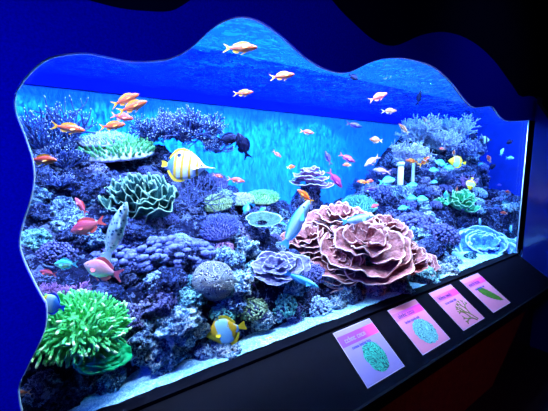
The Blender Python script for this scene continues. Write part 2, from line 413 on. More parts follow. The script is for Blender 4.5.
pts = [Vector((-1.2, lp.y + .08, lp.z - .04)), Vector((3.05, lp.y + .08, lp.z - .04)), Vector((2.35, lp.y + .08, -1.55)), Vector((-1.2, lp.y + .08, -1.55))]
struct(prism('wall_cabinet', pts, (0, .03, 0), M['dark_red']))
struct(boxm('wall_cabinet_base', (-1.2, lp.y + .115, -1.55), (XR, lp.y + .14, -H - .2), M['black']))
# ------------------------------------------------------------------ reef terrain
PROF = [(-30,140),(10,142),(30,140),(70,150),(110,150),(150,150),(190,168),(215,185),(250,205),(290,212),(330,205),(350,200),(372,180),(385,150),(400,138),(430,134),(455,136),(472,148),(482,175),(492,215),(500,232)]
YT = 1.08
prof = [aty(a, b, YT) for a, b in PROF]
def ztop(x):
    if x <= prof[0].x: return prof[0].z
    for a, b in zip(prof, prof[1:]):
        if x <= b.x:
            k = (x - a.x) / (b.x - a.x); return a.z + (b.z - a.z) * k
    return prof[-1].z
def terr(x, y):
    zt = ztop(x); y0 = .13 + .10 * math.exp(-((x - 1.75) / .35) ** 2) + .07 * min(1, max(0, (x - 2.2) / .4)) + .20 * math.exp(-((x - 3.05) / .42) ** 2) + .06 * noise.noise(Vector((x * 3.2, 0, 3))) + .03 * noise.noise(Vector((x * 9, 0, 9)))
    if y < y0: return ZB - .02
    s = (y - y0) / (YT - y0)
    if s <= 1: z = ZB + (zt - ZB) * (.22 * min(1, s / .06) + .78 * s ** .95 * 1.0) if s > 0 else ZB
    else: z = zt - (y - YT) * 1.2
    q = 274 + FPX * math.tan(math.atan2(x, y + 1) - YAW); e = min(1, max(0, (q - 474) / 16)); e = e * e * (3 - 2 * e)
    z = z * (1 - e) + min(z, -.50 + .1 * y) * e
    z += .07 * noise.noise(Vector((x * 5, y * 5, 0))) * min(1, s * 4) + .035 * noise.noise(Vector((x * 13, y * 13, 5)))
    return z
def hit(px, py):
    d = ray(px, py); d = d / d.y
    y = .04
    best = None
    while y < 1.45:
        p = CAMP + d * (y + 1.0)
        g = terr(p.x, y) - p.z
        if g >= 0 or p.z < ZB + .01:
            return Vector((p.x, y, max(p.z, ZB + .012)))
        if best is None or g > best[0]: best = (g, p.copy())
        y += .006
    return best[1]
nx, ny = 420, 110; vs, fs = [], []
for j in range(ny + 1):
    for i in range(nx + 1):
        x = XL + .01 + (XT - .02 - XL) * i / nx; y = .05 + (YB - .07) * j / ny
        z = terr(x, y)
        z += .02 * noise.noise(Vector((x * 34, y * 34, z * 34))) if z > ZB else 0
        vs.append((x, y, max(z, ZB - .02)))
for j in range(ny):
    for i in range(nx):
        a = j * (nx + 1) + i; fs.append((a, a + 1, a + nx + 2, a + nx + 1))
tag(link('reef_rockwork', mesh('reef_rockwork', vs, fs), M['reef']), 'dark rugged rock slope carrying all the corals in the aquarium', 'rockwork')

# ------------------------------------------------------------------ coral builders: every mesh has radius about 1
def rockmesh(seed, sub=5):
    iv, if_ = ico(sub); vs = []
    o = Vector((seed * 7.3, seed * 3.1, seed))
    for v in iv:
        f = 1 + .32 * noise.noise(v * 1.4 + o) + .20 * noise.noise(v * 3.1 + o) + .13 * noise.noise(v * 6.5 + o) + .08 * noise.noise(v * 13 + o) + .055 * noise.noise(v * 26 + o)
        # pits
        c = noise.noise(v * 4.3 + o * 2); f -= .18 * max(0, c - .15)
        vs.append(v * f)
    return mesh('rock', vs, if_)
ROCKS = [rockmesh(i + 1) for i in range(8)]
_mc = {}
def withmat(me, m):
    """same shape, own material slot: cached mesh copy per material"""
    k = (me.name, m.name)
    if k not in _mc:
        c = me.copy(); c.materials.clear(); c.materials.append(m); _mc[k] = c
    return _mc[k]
def root(name, p, rot=(0, 0, 0), sc=(1, 1, 1)):
    o = bpy.data.objects.new(name, None); COL.objects.link(o); o.location = p; o.rotation_euler = rot; o.scale = sc; o.empty_display_size = .05; return o
def rock(p, r, mat, label, name='rock', cat='rock', group=None, sq=(1, 1, .8), rg=None):
    rg = rg or R
    o = bpy.data.objects.new(name, withmat(ROCKS[rg.randrange(8)], M[mat])); COL.objects.link(o)
    o.location = p; o.rotation_euler = (rg.uniform(-.4, .4), rg.uniform(-.4, .4), rg.uniform(0, 6.28)); o.scale = (r * sq[0], r * sq[1], r * sq[2])
    return tag(o, label, cat, group)

def branching(seed, n0=12, levels=3, L=.42, rad=.05, up=.5, split=3, spread=.55, flat=False, seg=5, taper=.72):
    r = random.Random(seed); bv, bf, mg = [], [], []
    def grow(p, d, l, rr, lev):
        pts = [p]; q = p.copy(); dd = d.copy()
        for k in range(2):
            dd = (dd + rv(r) * .22 + Vector((0, 0, .06))).normalized(); 
            if flat: dd.y *= .3; dd.normalize()
            q = q + dd * l / 2; pts.append(q.copy())
        rads = [rr, rr * .9, rr * taper]
        if lev == 0:
            tube(bv, bf, pts, rads, seg); mg.extend([0] * seg + [.8] * seg + [1] * (len(bv) - len(mg) - 2 * seg))
        else:
            tube(bv, bf, pts, rads, seg); mg.extend([0] * (len(bv) - len(mg)))
            for s in range(split):
                e = (dd + rv(r) * spread * (1.15 if s else .5)).normalized()
                if flat: e.y *= .25; e.normalize()
                grow(pts[1] * (.5 if s % 2 else 0) + pts[2] * (.5 if s % 2 else 1), e, l * r.uniform(.62, .9), rr * taper, lev - 1)
    for i in range(n0):
        a = 2 * PI * (i + r.random()) / n0; el = r.uniform(.1, 1) ** .8
        d = Vector((math.cos(a) * (1 - el * up), math.sin(a) * (1 - el * up), .15 + el)).normalized()
        if flat: d = Vector((math.cos(a * .5) * .9, r.uniform(-.1, .1), abs(math.sin(a * .5)) + .2)).normalized()
        grow(Vector((d.x * .06, d.y * .06, 0)), d, L * r.uniform(.8, 1.15), rad, levels)
    me = mesh('branching_coral', bv, bf); margin(me, mg); return me
STAG = [branching(s, 17, 3, .37, .042, split=2, spread=.6) for s in (1, 2)] 
BUSH = [branching(s, 20, 3, .31, .040, split=3, spread=.75) for s in (3, 4)]
FINE = [branching(7, 16, 2, .38, .03, split=4, spread=.8)]
FANM = branching(9, 7, 3, .42, .03, split=3, spread=.8, flat=True, seg=4)
def branchy(p, r, m1, m2, label, kind='stag', name='staghorn_coral', cat='coral', rot=(0, 0, 0), sq=(1, 1, 1), group=None, i=None):
    src = {'stag': STAG, 'bush': BUSH, 'fine': FINE, 'fan': [FANM]}[kind]
    b = src[(R.randrange(9) if i is None else i) % len(src)]
    k = 'tipped_' + m1 + '_' + m2
    if k not in M:
        (d1, l1), (d2, l2) = CC[m1], CC[m2]; M[k] = edged(k, d1, l1, l2, 70)
    o = bpy.data.objects.new(name, withmat(b, M[k])); COL.objects.link(o)
    o.location = p; o.rotation_euler = (rot[0], rot[1], rot[2] + R.uniform(0, 6) * (kind != 'fan')); o.scale = (r * sq[0], r * sq[1], r * sq[2])
    return tag(o, label, cat, group)

def nodmesh(seed, n=110, rr=.17, sq=(1, 1, .7), el=1.0, isub=1):
    r = random.Random(seed); vs, fs = [], []
    ball(vs, fs, (0, 0, 0), .93, 2, sq); core = (vs, fs)
    nv, nf = [], []
    for i in range(n):
        z = 1 - 1.35 * (i + .5) / n; a = i * 2.39996 + r.uniform(-.2, .2); q = math.sqrt(max(0, 1 - z * z))
        p = Vector((q * math.cos(a) * sq[0], q * math.sin(a) * sq[1], z * sq[2])) * r.uniform(.93, 1.08)
        ball(nv, nf, p, rr * r.uniform(.7, 1.25), isub, (1, 1, el))
    return mesh('coral_base', *core), mesh('nodules', nv, nf)
NOD = {'big': nodmesh(1, 70, .20), 'mid': nodmesh(2, 160, .125), 'small': nodmesh(3, 320, .08)}
def nodular(p, r, m, label, size='mid', name='knobbly_coral', sq=(1, 1, 1), rot=0, mb=None, cat='coral', group=None):
    o = root(name, p, (R.uniform(-.1, .25), R.uniform(-.2, .2), rot), (r * sq[0], r * sq[1], r * sq[2]))
    b, n = NOD[size]
    link('coral_base', withmat(b, M[mb or 'rock_dark']), None, o); link('nodules', withmat(n, M[m]), None, o)
    return tag(o, label, cat, group)

def tablemesh(seed, n=260, h=.13, dome=.25, rr=.035):
    r = random.Random(seed); vs, fs = [], []; N, K = 40, 7
    def top(a, q):
        R1 = 1 + .12 * noise.noise(Vector((math.cos(a) * 1.5, math.sin(a) * 1.5, seed * 3.3)))
        return Vector((math.cos(a) * q * R1, math.sin(a) * q * R1, dome * (1 - q * q) + .04 * noise.noise(Vector((math.cos(a) * q * 4, math.sin(a) * q * 4, seed)))))
    for s in (0, 1):
        for k in range(K):
            for i in range(N):
                p = top(2 * PI * i / N, (k + .02) / (K - 1 + .02)); p.z -= s * (.07 + .1 * (1 - k / (K - 1))); vs.append(p)
    for s in (0, 1):
        for k in range(K - 1):
            for i in range(N):
                j = (i + 1) % N; b = s * K * N
                f = (b + k * N + i, b + (k + 1) * N + i, b + (k + 1) * N + j, b + k * N + j); fs.append(f if s == 0 else f[::-1])
    for i in range(N):
        j = (i + 1) % N; fs.append(((K - 1) * N + i, K * N + (K - 1) * N + i, K * N + (K - 1) * N + j, (K - 1) * N + j))
    bv, bf = [], []
    for i in range(n):
        q = math.sqrt((i + .5) / n) * .98; a = i * 2.39996
        p = top(a, q); d = Vector((math.cos(a) * q * .7, math.sin(a) * q * .7, 1)) + rv(r) * .35
        l = h * r.uniform(.6, 1.2); d.normalize()
        tube(bv, bf, [p, p + d * l * .6, p + d * l], [rr, rr * .9, rr * .6], 4)
    sv, sf = [], []
    tube(sv, sf, [Vector((0, 0, dome - .05)), Vector((.03, 0, -.15)), Vector((0, .03, -.7))], [.35, .16, .22], 10)
    return mesh('plate', vs, fs), mesh('branchlets', bv, bf), mesh('stalk', sv, sf)
TAB = [tablemesh(1), tablemesh(2, 200, .2, .35, .045)]
def table(p, r, m1, m2, label, i=0, name='table_coral', rot=(0, 0, 0), sq=(1, 1, 1), cat='coral'):
    o = root(name, p, rot, (r * sq[0], r * sq[1], r * sq[2])); a, b, c = TAB[i]
    link('plate', withmat(a, M[m1]), None, o); link('branchlets', withmat(b, M[m2]), None, o); link('stalk', withmat(c, M['rock_dark']), None, o)
    return tag(o, label, cat)

def frond(seed, a0, span, ri, ro, h0, rise, ruf, k, th=.022, pw=1.6):
    r = random.Random(seed); N, K = 34, 9; ph = r.uniform(0, 6); vs, fs, mg = [], [], []
    for j in range(K):
        v = j / (K - 1)
        for i in range(N):
            u = i / (N - 1); a = a0 + (u - .5) * span
            env = math.sin(PI * min(1, max(0, u * .96 + .02))) ** .22
            q = ri + (ro - ri) * v * env * (1 + .10 * noise.noise(Vector((a * 2.5, seed, 1))) + .05 * math.sin(k * 1.7 * a + ph))
            z = h0 + rise * v ** pw + ruf * v ** 1.5 * (math.sin(k * a + ph) * .6 + 1.3 * noise.noise(Vector((a * 5.0, v * 1.5, seed * 1.7)))) 
            vs.append(Vector((math.cos(a) * q, math.sin(a) * q, z))); mg.append(v)
    for j in range(K - 1):
        for i in range(N - 1): fs.append((j * N + i, j * N + i + 1, (j + 1) * N + i + 1, (j + 1) * N + i))
    me = mesh('frond', vs, fs); margin(me, mg); return me
def cabbage(p, r, m, label, seed=1, n=20, name='cabbage_coral', rot=(0, 0, 0), sq=(1, 1, 1), rise=.16, ruf=.07, hh=.45, k=7, span=(1.2, 2.4), th=.02, part='frond', inner=.05, group=None, whorls=((0, 0, 0, 1),)):
    rg = random.Random(seed); o = root(name, p, rot, (r * sq[0], r * sq[1], r * sq[2]))
    for wi, (wx, wy, wz, ws) in enumerate(whorls):
      for i in range(n):
        t_ = (i + .5) / n; a0 = i * 2.39996 + rg.uniform(-.3, .3)
        ro = .22 + .78 * t_ ** .75 + rg.uniform(-.05, .05); ri = max(inner, ro - rg.uniform(.32, .5))
        me = frond(seed * 50 + i + wi * 17, a0, rg.uniform(*span) * (1.3 - .4 * t_), ri, ro, hh * (1 - t_ ** 1.3), rise * (1.3 - .5 * t_), ruf, k)
        me.materials.append(M[m]); f = link(part, me, None, o); f.location = (wx, wy, wz); f.scale = (ws, ws, ws); f.rotation_euler = (wy * -.5, wx * .5, 0)
        s = f.modifiers.new('thickness', 'SOLIDIFY'); s.thickness = th; s.offset = 0
    return tag(o, label, 'coral', group)

def anemone(p, r, rot=(0, 0, 0), n=96, label='', m1='green_bright', m2='green_tip', mc='green_lime', lean=(-.5, 0, .1)):
    o = root('finger_leather_coral', p, rot, (r, r, r)); rg = random.Random(5)
    vars_ = []
    for s in range(6):
        v1, f1, v2, f2 = [], [], [], []
        pts = [Vector((0, 0, 0))]; d = Vector((0, 0, 1))
        for k in range(5):
            d = (d + Vector((rg.uniform(-.3, .3), rg.uniform(-.3, .3), 0)) + Vector((.12, 0, 0))).normalized(); pts.append(pts[-1] + d * .092)
        tube(v1, f1, pts[:5], [.038, .040, .036, .034, .032], 7, False); tube(v2, f2, pts[4:], [.032, .027], 7)
        vars_.append((mesh('tentacle', v1, f1), mesh('tentacle_tip', v2, f2)))
    cv, cf = [], []; ball(cv, cf, (0, 0, -.1), .78, 3, (1.15, .8, .6)); link('crown', mesh('crown', cv, cf), M['green_bright'], o)
    for i in range(n):
        z = 1 - 1.15 * (i + .5) / n; a = i * 2.39996; q = math.sqrt(max(0, 1 - z * z))
        nn = Vector((q * math.cos(a), q * math.sin(a), z)); pos = Vector((nn.x * .86, nn.y * .6, nn.z * .42 - .06))
        d = (nn + Vector(lean) * .5 + rv(rg) * .25).normalized()
        a_, b_ = vars_[i % 6]
        f = bpy.data.objects.new('tentacle', withmat(a_, M[m1])); COL.objects.link(f); f.parent = o
        f.location = pos; f.rotation_euler = (d.to_track_quat('Z', 'Y')).to_euler(); s = rg.uniform(.5, .85); f.scale = (s * 1.25, s * 1.25, s)
        g = bpy.data.objects.new('tentacle_tip', withmat(b_, M[m2])); COL.objects.link(g); g.parent = f
    mv, mf = [], []
    for i in range(260):
        z = 1 - 1.2 * (i + .5) / 260; a = i * 2.39996 + 1; q = math.sqrt(max(0, 1 - z * z))
        nn = Vector((q * math.cos(a), q * math.sin(a), z)); pos = Vector((nn.x * .9, nn.y * .62, nn.z * .42 - .06)); d = (nn + Vector(lean) * .5 + rv(rg) * .35).normalized()
        pts = [pos]
        for k in range(3): d = (d + rv(rg) * .3).normalized(); pts.append(pts[-1] + d * rg.uniform(.06, .10))
        tube(mv, mf, pts, [.034, .034, .030, .022], 6)
    tag(link('short_fingers', mesh('short_fingers', mv, mf), M[m1], o), None, None, None, 'stuff')
    return tag(o, label, 'coral')

# ------------------------------------------------------------------ place everything on the slope
def P(px, py, up=0, fw=0):
    p = hit(px, py); return p + Vector((0, -fw, up))
def W(p, rpx): return rpx * depth(p) / FPX
CORAL = [
# kind, px, py, r_px, options
# branching
('br', 52, 152, 30, 'stag_blue', 'stag_tip', 'blue-violet staghorn coral at the far left behind the orange fish', dict(kind='stag')),
('br', 28, 175, 20, 'stag_blue', 'stag_tip', 'small staghorn thicket against the left window edge, below the leftmost orange fish', dict(kind='stag')),
('br', 62, 185, 26, 'stag_blue', 'stag_tip', 'low spiky blue staghorn coral between left window edge and dark rock', dict(kind='stag', sq=(1, 1, .6))),
('br', 78, 148, 18, 'stag_lilac', 'stag_tip', 'lilac staghorn coral left of the green-tipped table coral', dict(kind='bush')),
('br', 44, 150, 38, 'stag_blue', 'stag_tip', 'tall blue staghorn coral rising against the left window edge', dict(kind='stag', sq=(1, 1, 1.1))),
('br', 70, 140, 34, 'stag_blue', 'stag_tip', 'blue staghorn coral rising behind the second orange fish from the left', dict(kind='stag', sq=(1, 1, 1.25))),
('br', 66, 168, 26, 'stag_blue', 'stag_tip', 'spiky blue staghorn coral left of the dark cave rock', dict(kind='stag')),
('br', 200, 140, 36, 'stag_blue', 'stag_tip', 'blue-grey bushy staghorn coral behind the top of the striped butterflyfish', dict(kind='bush')),
('br', 165, 138, 34, 'stag_lilac', 'stag_tip', 'lilac bushy staghorn coral between green table coral and butterflyfish', dict(kind='bush')),
('br', 410, 140, 32, 'stag_cream', 'stag_tip', 'cream-tipped staghorn coral crowning the right reef, left of its centre', dict(kind='bush')),
('br', 446, 138, 30, 'stag_cream', 'stag_tip', 'cream-tipped staghorn coral crowning the right reef, right of its centre', dict(kind='bush')),
('br', 465, 152, 22, 'stag_lilac', 'stag_tip', 'lilac staghorn coral at the right end of the reef crown', dict(kind='bush')),
('br', 356, 190, 16, 'stag_blue', 'stag_lilac', 'blue-violet staghorn coral above the teal table coral', dict(kind='bush')),
('br', 148, 142, 34, 'stag_blue', 'stag_tip', 'lilac-grey bushy staghorn coral behind the striped butterflyfish, left clump', dict(kind='bush')),
('br', 180, 140, 42, 'stag_lilac', 'stag_tip', 'large bushy staghorn coral rising above the striped butterflyfish', dict(kind='bush')),
('br', 214, 152, 24, 'stag_blue', 'stag_tip', 'right clump of bushy staghorn coral beside the open blue back wall', dict(kind='bush')),
('br', 68, 297, 26, 'lilac_pink', 'lilac_pink', 'pinkish-purple finely branched coral above the bright green finger coral', dict(kind='fine', sq=(1.25, 1, .8))),
('br', 50, 292, 16, 'lilac_pink', 'lilac_pink', 'small purple branching coral near the blue angelfish at the left edge', dict(kind='fine')),
('br', 398, 165, 34, 'stag_cream', 'stag_tip', 'cream-tipped staghorn coral behind the white pipes', dict(kind='bush')),
('br', 432, 150, 30, 'stag_cream', 'stag_tip', 'cream-tipped staghorn coral at the top of the right reef', dict(kind='bush')),
('br', 456, 158, 24, 'stag_lilac', 'stag_tip', 'lilac staghorn coral on the right shoulder of the reef', dict(kind='bush')),
('br', 372, 182, 22, 'stag_blue', 'stag_lilac', 'blue-violet staghorn coral left of the white pipes', dict(kind='bush')),
('br', 440, 180, 18, 'stag_lilac', 'stag_tip', 'violet branching coral below the cream staghorn on the right', dict(kind='bush')),
('br', 420, 195, 14, 'stag_blue', 'stag_tip', 'small blue branching coral behind the blue-green chromis shoal', dict(kind='bush')),
('br', 283, 212, 12, 'stag_blue', 'stag_lilac', 'small dark violet branching coral between green table and brown plate coral', dict(kind='bush')),
('br', 462, 187, 14, 'lilac_pink', 'stag_tip', 'pink-tipped branching coral at the right end of the reef', dict(kind='stag')),
('br', 188, 205, 30, 'fan_dark', 'fan_dark', 'dark sea fan under the striped butterflyfish', dict(kind='fan', name='sea_fan', rot=(0, 0, -.5))),
('br', 425, 275, 10, 'nod_teal', 'nod_pale', 'pale teal bristly coral right of the pink plating coral', dict(kind='fine')),
# tables
('tb', 117, 153, 34, 'stag_cream', 'green_acro', 'green-tipped table coral in the upper left of the reef', dict(i=1, rot=(.25, 0, -.5), sq=(1, .9, 1))),
('tb', 104, 141, 22, 'stag_cream', 'stag_cream', 'pale cream table coral behind the green-tipped one', dict(i=0, rot=(.3, 0, -.5))),
('tb', 213, 203, 16, 'sage', 'sage', 'sage-green mounded table coral right of the sea fan', dict(i=1, rot=(.3, 0, -.5))),
('tb', 212, 184, 13, 'nod_violet', 'nod_violet', 'rounded violet table coral below the small red fish', dict(i=1, rot=(.3, 0, -.5), sq=(1, 1, 1.6))),
('tb', 236, 199, 16, 'sage', 'stag_cream', 'thin cream table coral left of the green one', dict(i=0, rot=(.2, 0, -.5))),
('tb', 259, 197, 17, 'sage', 'green_acro', 'green table coral in the middle of the reef ridge', dict(i=0, rot=(.25, 0, -.5))),
('tb', 355, 205, 17, 'nod_teal', 'nod_teal', 'teal table coral with pink centre above the big pink plating coral', dict(i=1, rot=(.3, 0, -.5))),
('tb', 215, 226, 20, 'nod_violet', 'stag_lilac', 'lilac fuzzy table coral above the pink lump', dict(i=1, rot=(.35, 0, -.5))),
# nodular
('nd', 215, 244, 9, 'nod_violet', 'small violet knobbly coral above the round pink coral', dict(size='small')),
('nd', 222, 246, 11, 'nod_pink', 'pink knobbly coral lump left of the pale rocks in the middle', dict(size='small')),
('nd', 120, 251, 22, 'nod_purple', 'purple knobbly coral cluster, left end of the row under the teal cup coral', dict(size='big', sq=(1.2, 1, .8))),
('nd', 150, 248, 24, 'nod_purple', 'purple knobbly coral cluster in the middle of the row under the teal cup coral', dict(size='big', sq=(1.3, 1, .8))),
('nd', 182, 248, 22, 'nod_purple', 'purple knobbly coral cluster, right end of the row under the teal cup coral', dict(size='big', sq=(1.3, 1, .8))),
('nd', 58, 250, 17, 'nod_violet', 'rounded violet button coral rock left of the large spotted goby', dict(size='small')),
('nd', 440, 233, 16, 'nod_violet', 'round violet boulder coral right of the pink plating coral', dict(size='small', sq=(1.1, 1, 1.1))),
('nd', 385, 192, 15, 'nod_purple', 'purple knobbly coral beneath the white pipes', dict(size='small')),
('nd', 412, 222, 16, 'nod_violet', 'violet knobbly coral behind the pink plating coral', dict(size='mid')),
('nd', 250, 305, 14, 'sage', 'sage-green knobbly coral right of the yellow-and-white butterflyfish', dict(size='small', sq=(1.2, 1, .9))),
('nd', 282, 302, 14, 'nod_teal', 'dark green-grey knobbly coral below the blue wrasse', dict(size='mid')),
('nd', 316, 305, 15, 'nod_pale', 'pale grey-green knobbly coral at the sand below the pink plating coral', dict(size='small', sq=(1.2, 1, 1))),
('nd', 293, 316, 9, 'nod_purple', 'small deep purple knobbly coral next to the sand', dict(size='small')),
('nd', 375, 240, 13, 'nod_teal', 'teal knobbly coral patch behind the pink plating coral', dict(size='small')),
('nd', 400, 265, 12, 'nod_teal', 'teal knobbly coral at the right side of the pink plating coral', dict(size='small')),
('nd', 446, 262, 9, 'nod_pale', 'pale knobbly coral left of the big pale blue coral', dict(size='small')),
('nd', 232, 225, 10, 'nod_purple', 'dark violet knobbly coral left of the olive bowl coral', dict(size='small')),
('nd', 152, 195, 17, 'nod_pink', 'pinkish-purple encrusted mound left of the sea fan', dict(size='small', sq=(1.3, 1, .9), mb='rock_pink')),
('nd', 130, 180, 14, 'nod_violet', 'violet encrusted mound below the green-tipped table coral', dict(size='small', mb='rock_purple')),
# cabbages
('cb', 143, 210, 42, 'cab_teal', 'large teal cup coral with curled pale edges', dict(seed=3, n=20, name='cup_coral', rot=(.55, 0, -.5), sq=(1, .75, 1.0), rise=.42, ruf=.16, hh=.25, k=9)),
('cb', 458, 207, 17, 'cab_green', 'green cabbage coral on the right side of the reef', dict(seed=8, n=12, rot=(.5, 0, -.5), rise=.4, ruf=.14, k=6)),
('cb', 439, 205, 8, 'cab_green', 'small green leafy coral left of the green cabbage coral', dict(seed=9, n=7, rot=(.4, 0, -.5), rise=.4, ruf=.14)),
('cb', 480, 246, 36, 'cab_blue', 'huge pale blue folded coral in the lower right corner of the tank', dict(seed=12, n=14, name='folded_coral', rot=(.7, 0, -.7), sq=(1.0, .85, .7), rise=.10, ruf=.13, hh=.5, k=3, span=(3.0, 4.6), th=.05, inner=.02)),
('cb', 272, 270, 27, 'cab_lilac', 'grey-lilac folded plate coral beside the purple starfish', dict(seed=14, n=9, name='plate_coral', rot=(.6, 0, -.5), sq=(1.25, .8, .7), rise=.22, ruf=.12, hh=.2, k=5, span=(1.6, 2.6))),
('cb', 256, 227, 29, 'cab_olive', 'olive bowl-shaped plate coral left of the pale blue wrasse', dict(seed=15, n=1, name='bowl_coral', rot=(.35, 0, -.5), sq=(1, .8, .7), rise=.2, ruf=.03, hh=.02, k=2, span=(5.6, 6.2), inner=.02)),
('cb', 309, 190, 25, 'cab_mauve', 'mauve and green layered plate coral at the top centre of the reef', dict(seed=16, n=9, name='plate_coral', rot=(.15, 0, -.5), sq=(1, .8, 1.1), rise=.12, ruf=.05, hh=.6, k=4, span=(2.2, 3.6), inner=.02)),
('cb', 404, 262, 32, 'cab_pink', 'smaller pink plating coral joined to the right of the big one', dict(seed=18, n=16, name='plating_coral', rot=(.45, 0, -.5), sq=(1, .8, .8), rise=.10, ruf=.05, hh=.35, k=6, span=(1.6, 2.6), th=.016)),
('cb', 340, 250, 61, 'cab_pink', 'big pink plating coral with ruffled whorls in the centre right', dict(seed=21, n=13, name='plating_coral', rot=(.42, 0, -.5), sq=(1.1, .95, .9), rise=.16, ruf=.085, hh=.42, k=5, th=.022, span=(1.7, 2.9), whorls=((.05, -.26, .0, .80), (-.58, .0, .02, .52), (-.1, .35, .12, .62), (.48, .22, .02, .55), (-.32, -.42, -.08, .5), (.6, -.22, -.06, .45), (.15, .02, .16, .45)))),
('cb', 115, 262, 0, 'cab_teal', '', {}),
# brain corals
]
for c in CORAL:
    kd, px, py, rp = c[:4]
    if rp == 0: continue
    p = P(px, py); r = W(p, rp)
    if kd == 'br':
        o_ = dict(c[7]); sc = {'stag': 1.05, 'bush': 1.15, 'fine': 1.0, 'fan': 1.1}[o_.get('kind')]
        branchy(p + Vector((0, -r * .3, -r * .05)), r / sc, c[4], c[5], c[6], **o_)
    elif kd == 'tb':
        table(p + Vector((0, -.05, .0)), r, c[4], c[5], c[6], **c[7])
    elif kd == 'nd':
        nodular(p + Vector((0, 0, -r * .25)), r, c[4], c[5], **c[6])
    elif kd == 'cb':
        if px == 309: p = aty(309, 188, 1.0); r = W(p, rp)
        if px == 256: p = p + Vector((-.04, -.12, .05))
        if px == 272: p = p + Vector((-.02, -.06, .03))
        if px == 480: p = aty(474, 252, .27); r = W(p, 39)
        cabbage(p + Vector((0, -r * (.25 if px == 340 else .1), r * (.12 if px == 340 else 0))), r, c[4], c[5], **c[6])
def brain(px, py, rp, m, label, sq=(1, 1, .9)):
    p = P(px, py); r = W(p, rp); vs, fs = [], []; iv, f_ = ico(4)
    for v in iv: vs.append(v * (1 + .05 * noise.noise(v * 1.5)) )
    me = mesh('brain_coral', vs, f_); o = link('brain_coral', me, M[m]); o.location = p + Vector((0, -r * .5, 0)); o.scale = (r * sq[0], r * sq[1], r * sq[2]); o.rotation_euler = (.3, .2, 0)
    tag(o, label, 'coral')
brain(210, 277, 20.5, 'brain', 'round pale brain coral with a maze of grooves')
pa = aty(75, 325, .13); ra = W(pa, 46)
anemone(pa, ra, (.5, .25, -.3), 98, 'bright green finger leather coral with many pale-tipped fingers, lower left')
# emerald leather coral under it
cabbage(aty(100, 357, .07), W(pa, 26), 'green_lime', 'smooth emerald green leather coral below the finger coral', seed=31, n=9, name='leather_coral', rot=(.7, .35, .2), sq=(1.2, .7, .7), rise=.05, ruf=.16, hh=.3, k=4, span=(2, 3.4), th=.14, inner=.02)

# named rocks in the front
ROCKL = [
(165,283,22,'rock_dark','dark blue rock under the purple knobbly row'),(160,303,18,'rock_purple','mauve rock above the pale rocks, left of the brain coral'),
(180,322,26,'rock_pale','pale crusty rock left of the yellow-and-white butterflyfish'),(142,335,24,'rock_blue','blue crusty rock right of the green finger coral'),
(165,352,22,'rock_pale','pale blue rock resting on the sand, left part'),(205,352,17,'rock_blue','grey-blue rock on the sand under the butterflyfish'),
(122,350,16,'rock_blue','blue rock right of the emerald leather coral'),(70,388,20,'rock_dark','dark mottled rock by the sand, lower left'),
(42,385,16,'rock_purple','purple-brown rock beside the orange starfish'),(110,380,14,'rock_teal','teal-grey rock on the sand, lower left'),
(190,300,15,'rock_teal','teal rock below left of the brain coral'),(232,300,14,'rock_blue','crusty blue rock right of the brain coral'),
(262,318,13,'rock_pale','pale rock beside the small yellow fish'),(228,352,14,'rock_pale','small pale rock behind the sand, below the butterflyfish'),
(245,250,16,'rock_pale','pale frosted rock between pink lump and wrasse'),(230,262,12,'rock_blue','frosted blue rock above the brain coral'),
(290,258,13,'rock_dark','dark rock left of the big pink coral'),(345,292,16,'rock_blue','shadowed blue rock beneath the pink plating coral'),
(370,290,16,'rock_pale','pale grey rock below the right part of the pink coral'),(398,288,16,'rock_teal','teal crusty rock near the ledge, second from the right'),
(422,278,17,'rock_teal','turquoise crusty rock between pink coral and blue coral'),(447,272,12,'rock_pale','white-blue crusty rock left of the big blue coral'),
(105,300,17,'rock_dark','dark rock right of the pinkish-purple branching coral'),(100,318,14,'rock_blue','blue rock behind the green finger coral'),
(85,240,18,'rock_dark','dark rock behind the red fish on the left'),(35,240,16,'rock_teal','pale-streaked rock beside the left window edge'),
(70,225,16,'rock_blue','blue rock above the red fish on the left'),(95,190,24,'rock_dark','big dark cave rock under the green-tipped table coral'),
(60,210,18,'rock_blue','blue-grey rock below the left staghorn thicket'),(40,215,14,'rock_dark','dark rock at the left window edge'),
(305,222,13,'rock_dark','dark pillar rock under the mauve plate coral'),(312,208,12,'rock_purple','purple rock under the mauve plate coral'),
(400,195,14,'rock_blue','blue rock behind the white pipes'),(465,225,14,'rock_dark','dark rock above the big pale blue coral'),
(430,250,13,'rock_dark','dark stalk rock under the violet boulder coral'),(335,305,12,'rock_pale','small white rock by the sand under the pink coral'),
(130,318,16,'rock_purple','mauve rock left of the pale crusty rock'),(195,265,14,'rock_dark','dark rock left of the brain coral'),
]
for px, py, rp, m, lab in ROCKL:
    p = P(px, py); r = W(p, rp); rock(p + Vector((0, r * .1, -r * .15)), r, m, lab)
for px, py, rp, lab in ((306, 202, 15, 'purple-brown rock directly under the mauve plate coral'), (310, 217, 18, 'dark rock pillar carrying the mauve plate coral')):
    p = aty(px, py, 1.02); rock(p, W(p, rp), 'rock_purple' if py < 210 else 'rock_dark', lab, sq=(.9, .8, 1.2))
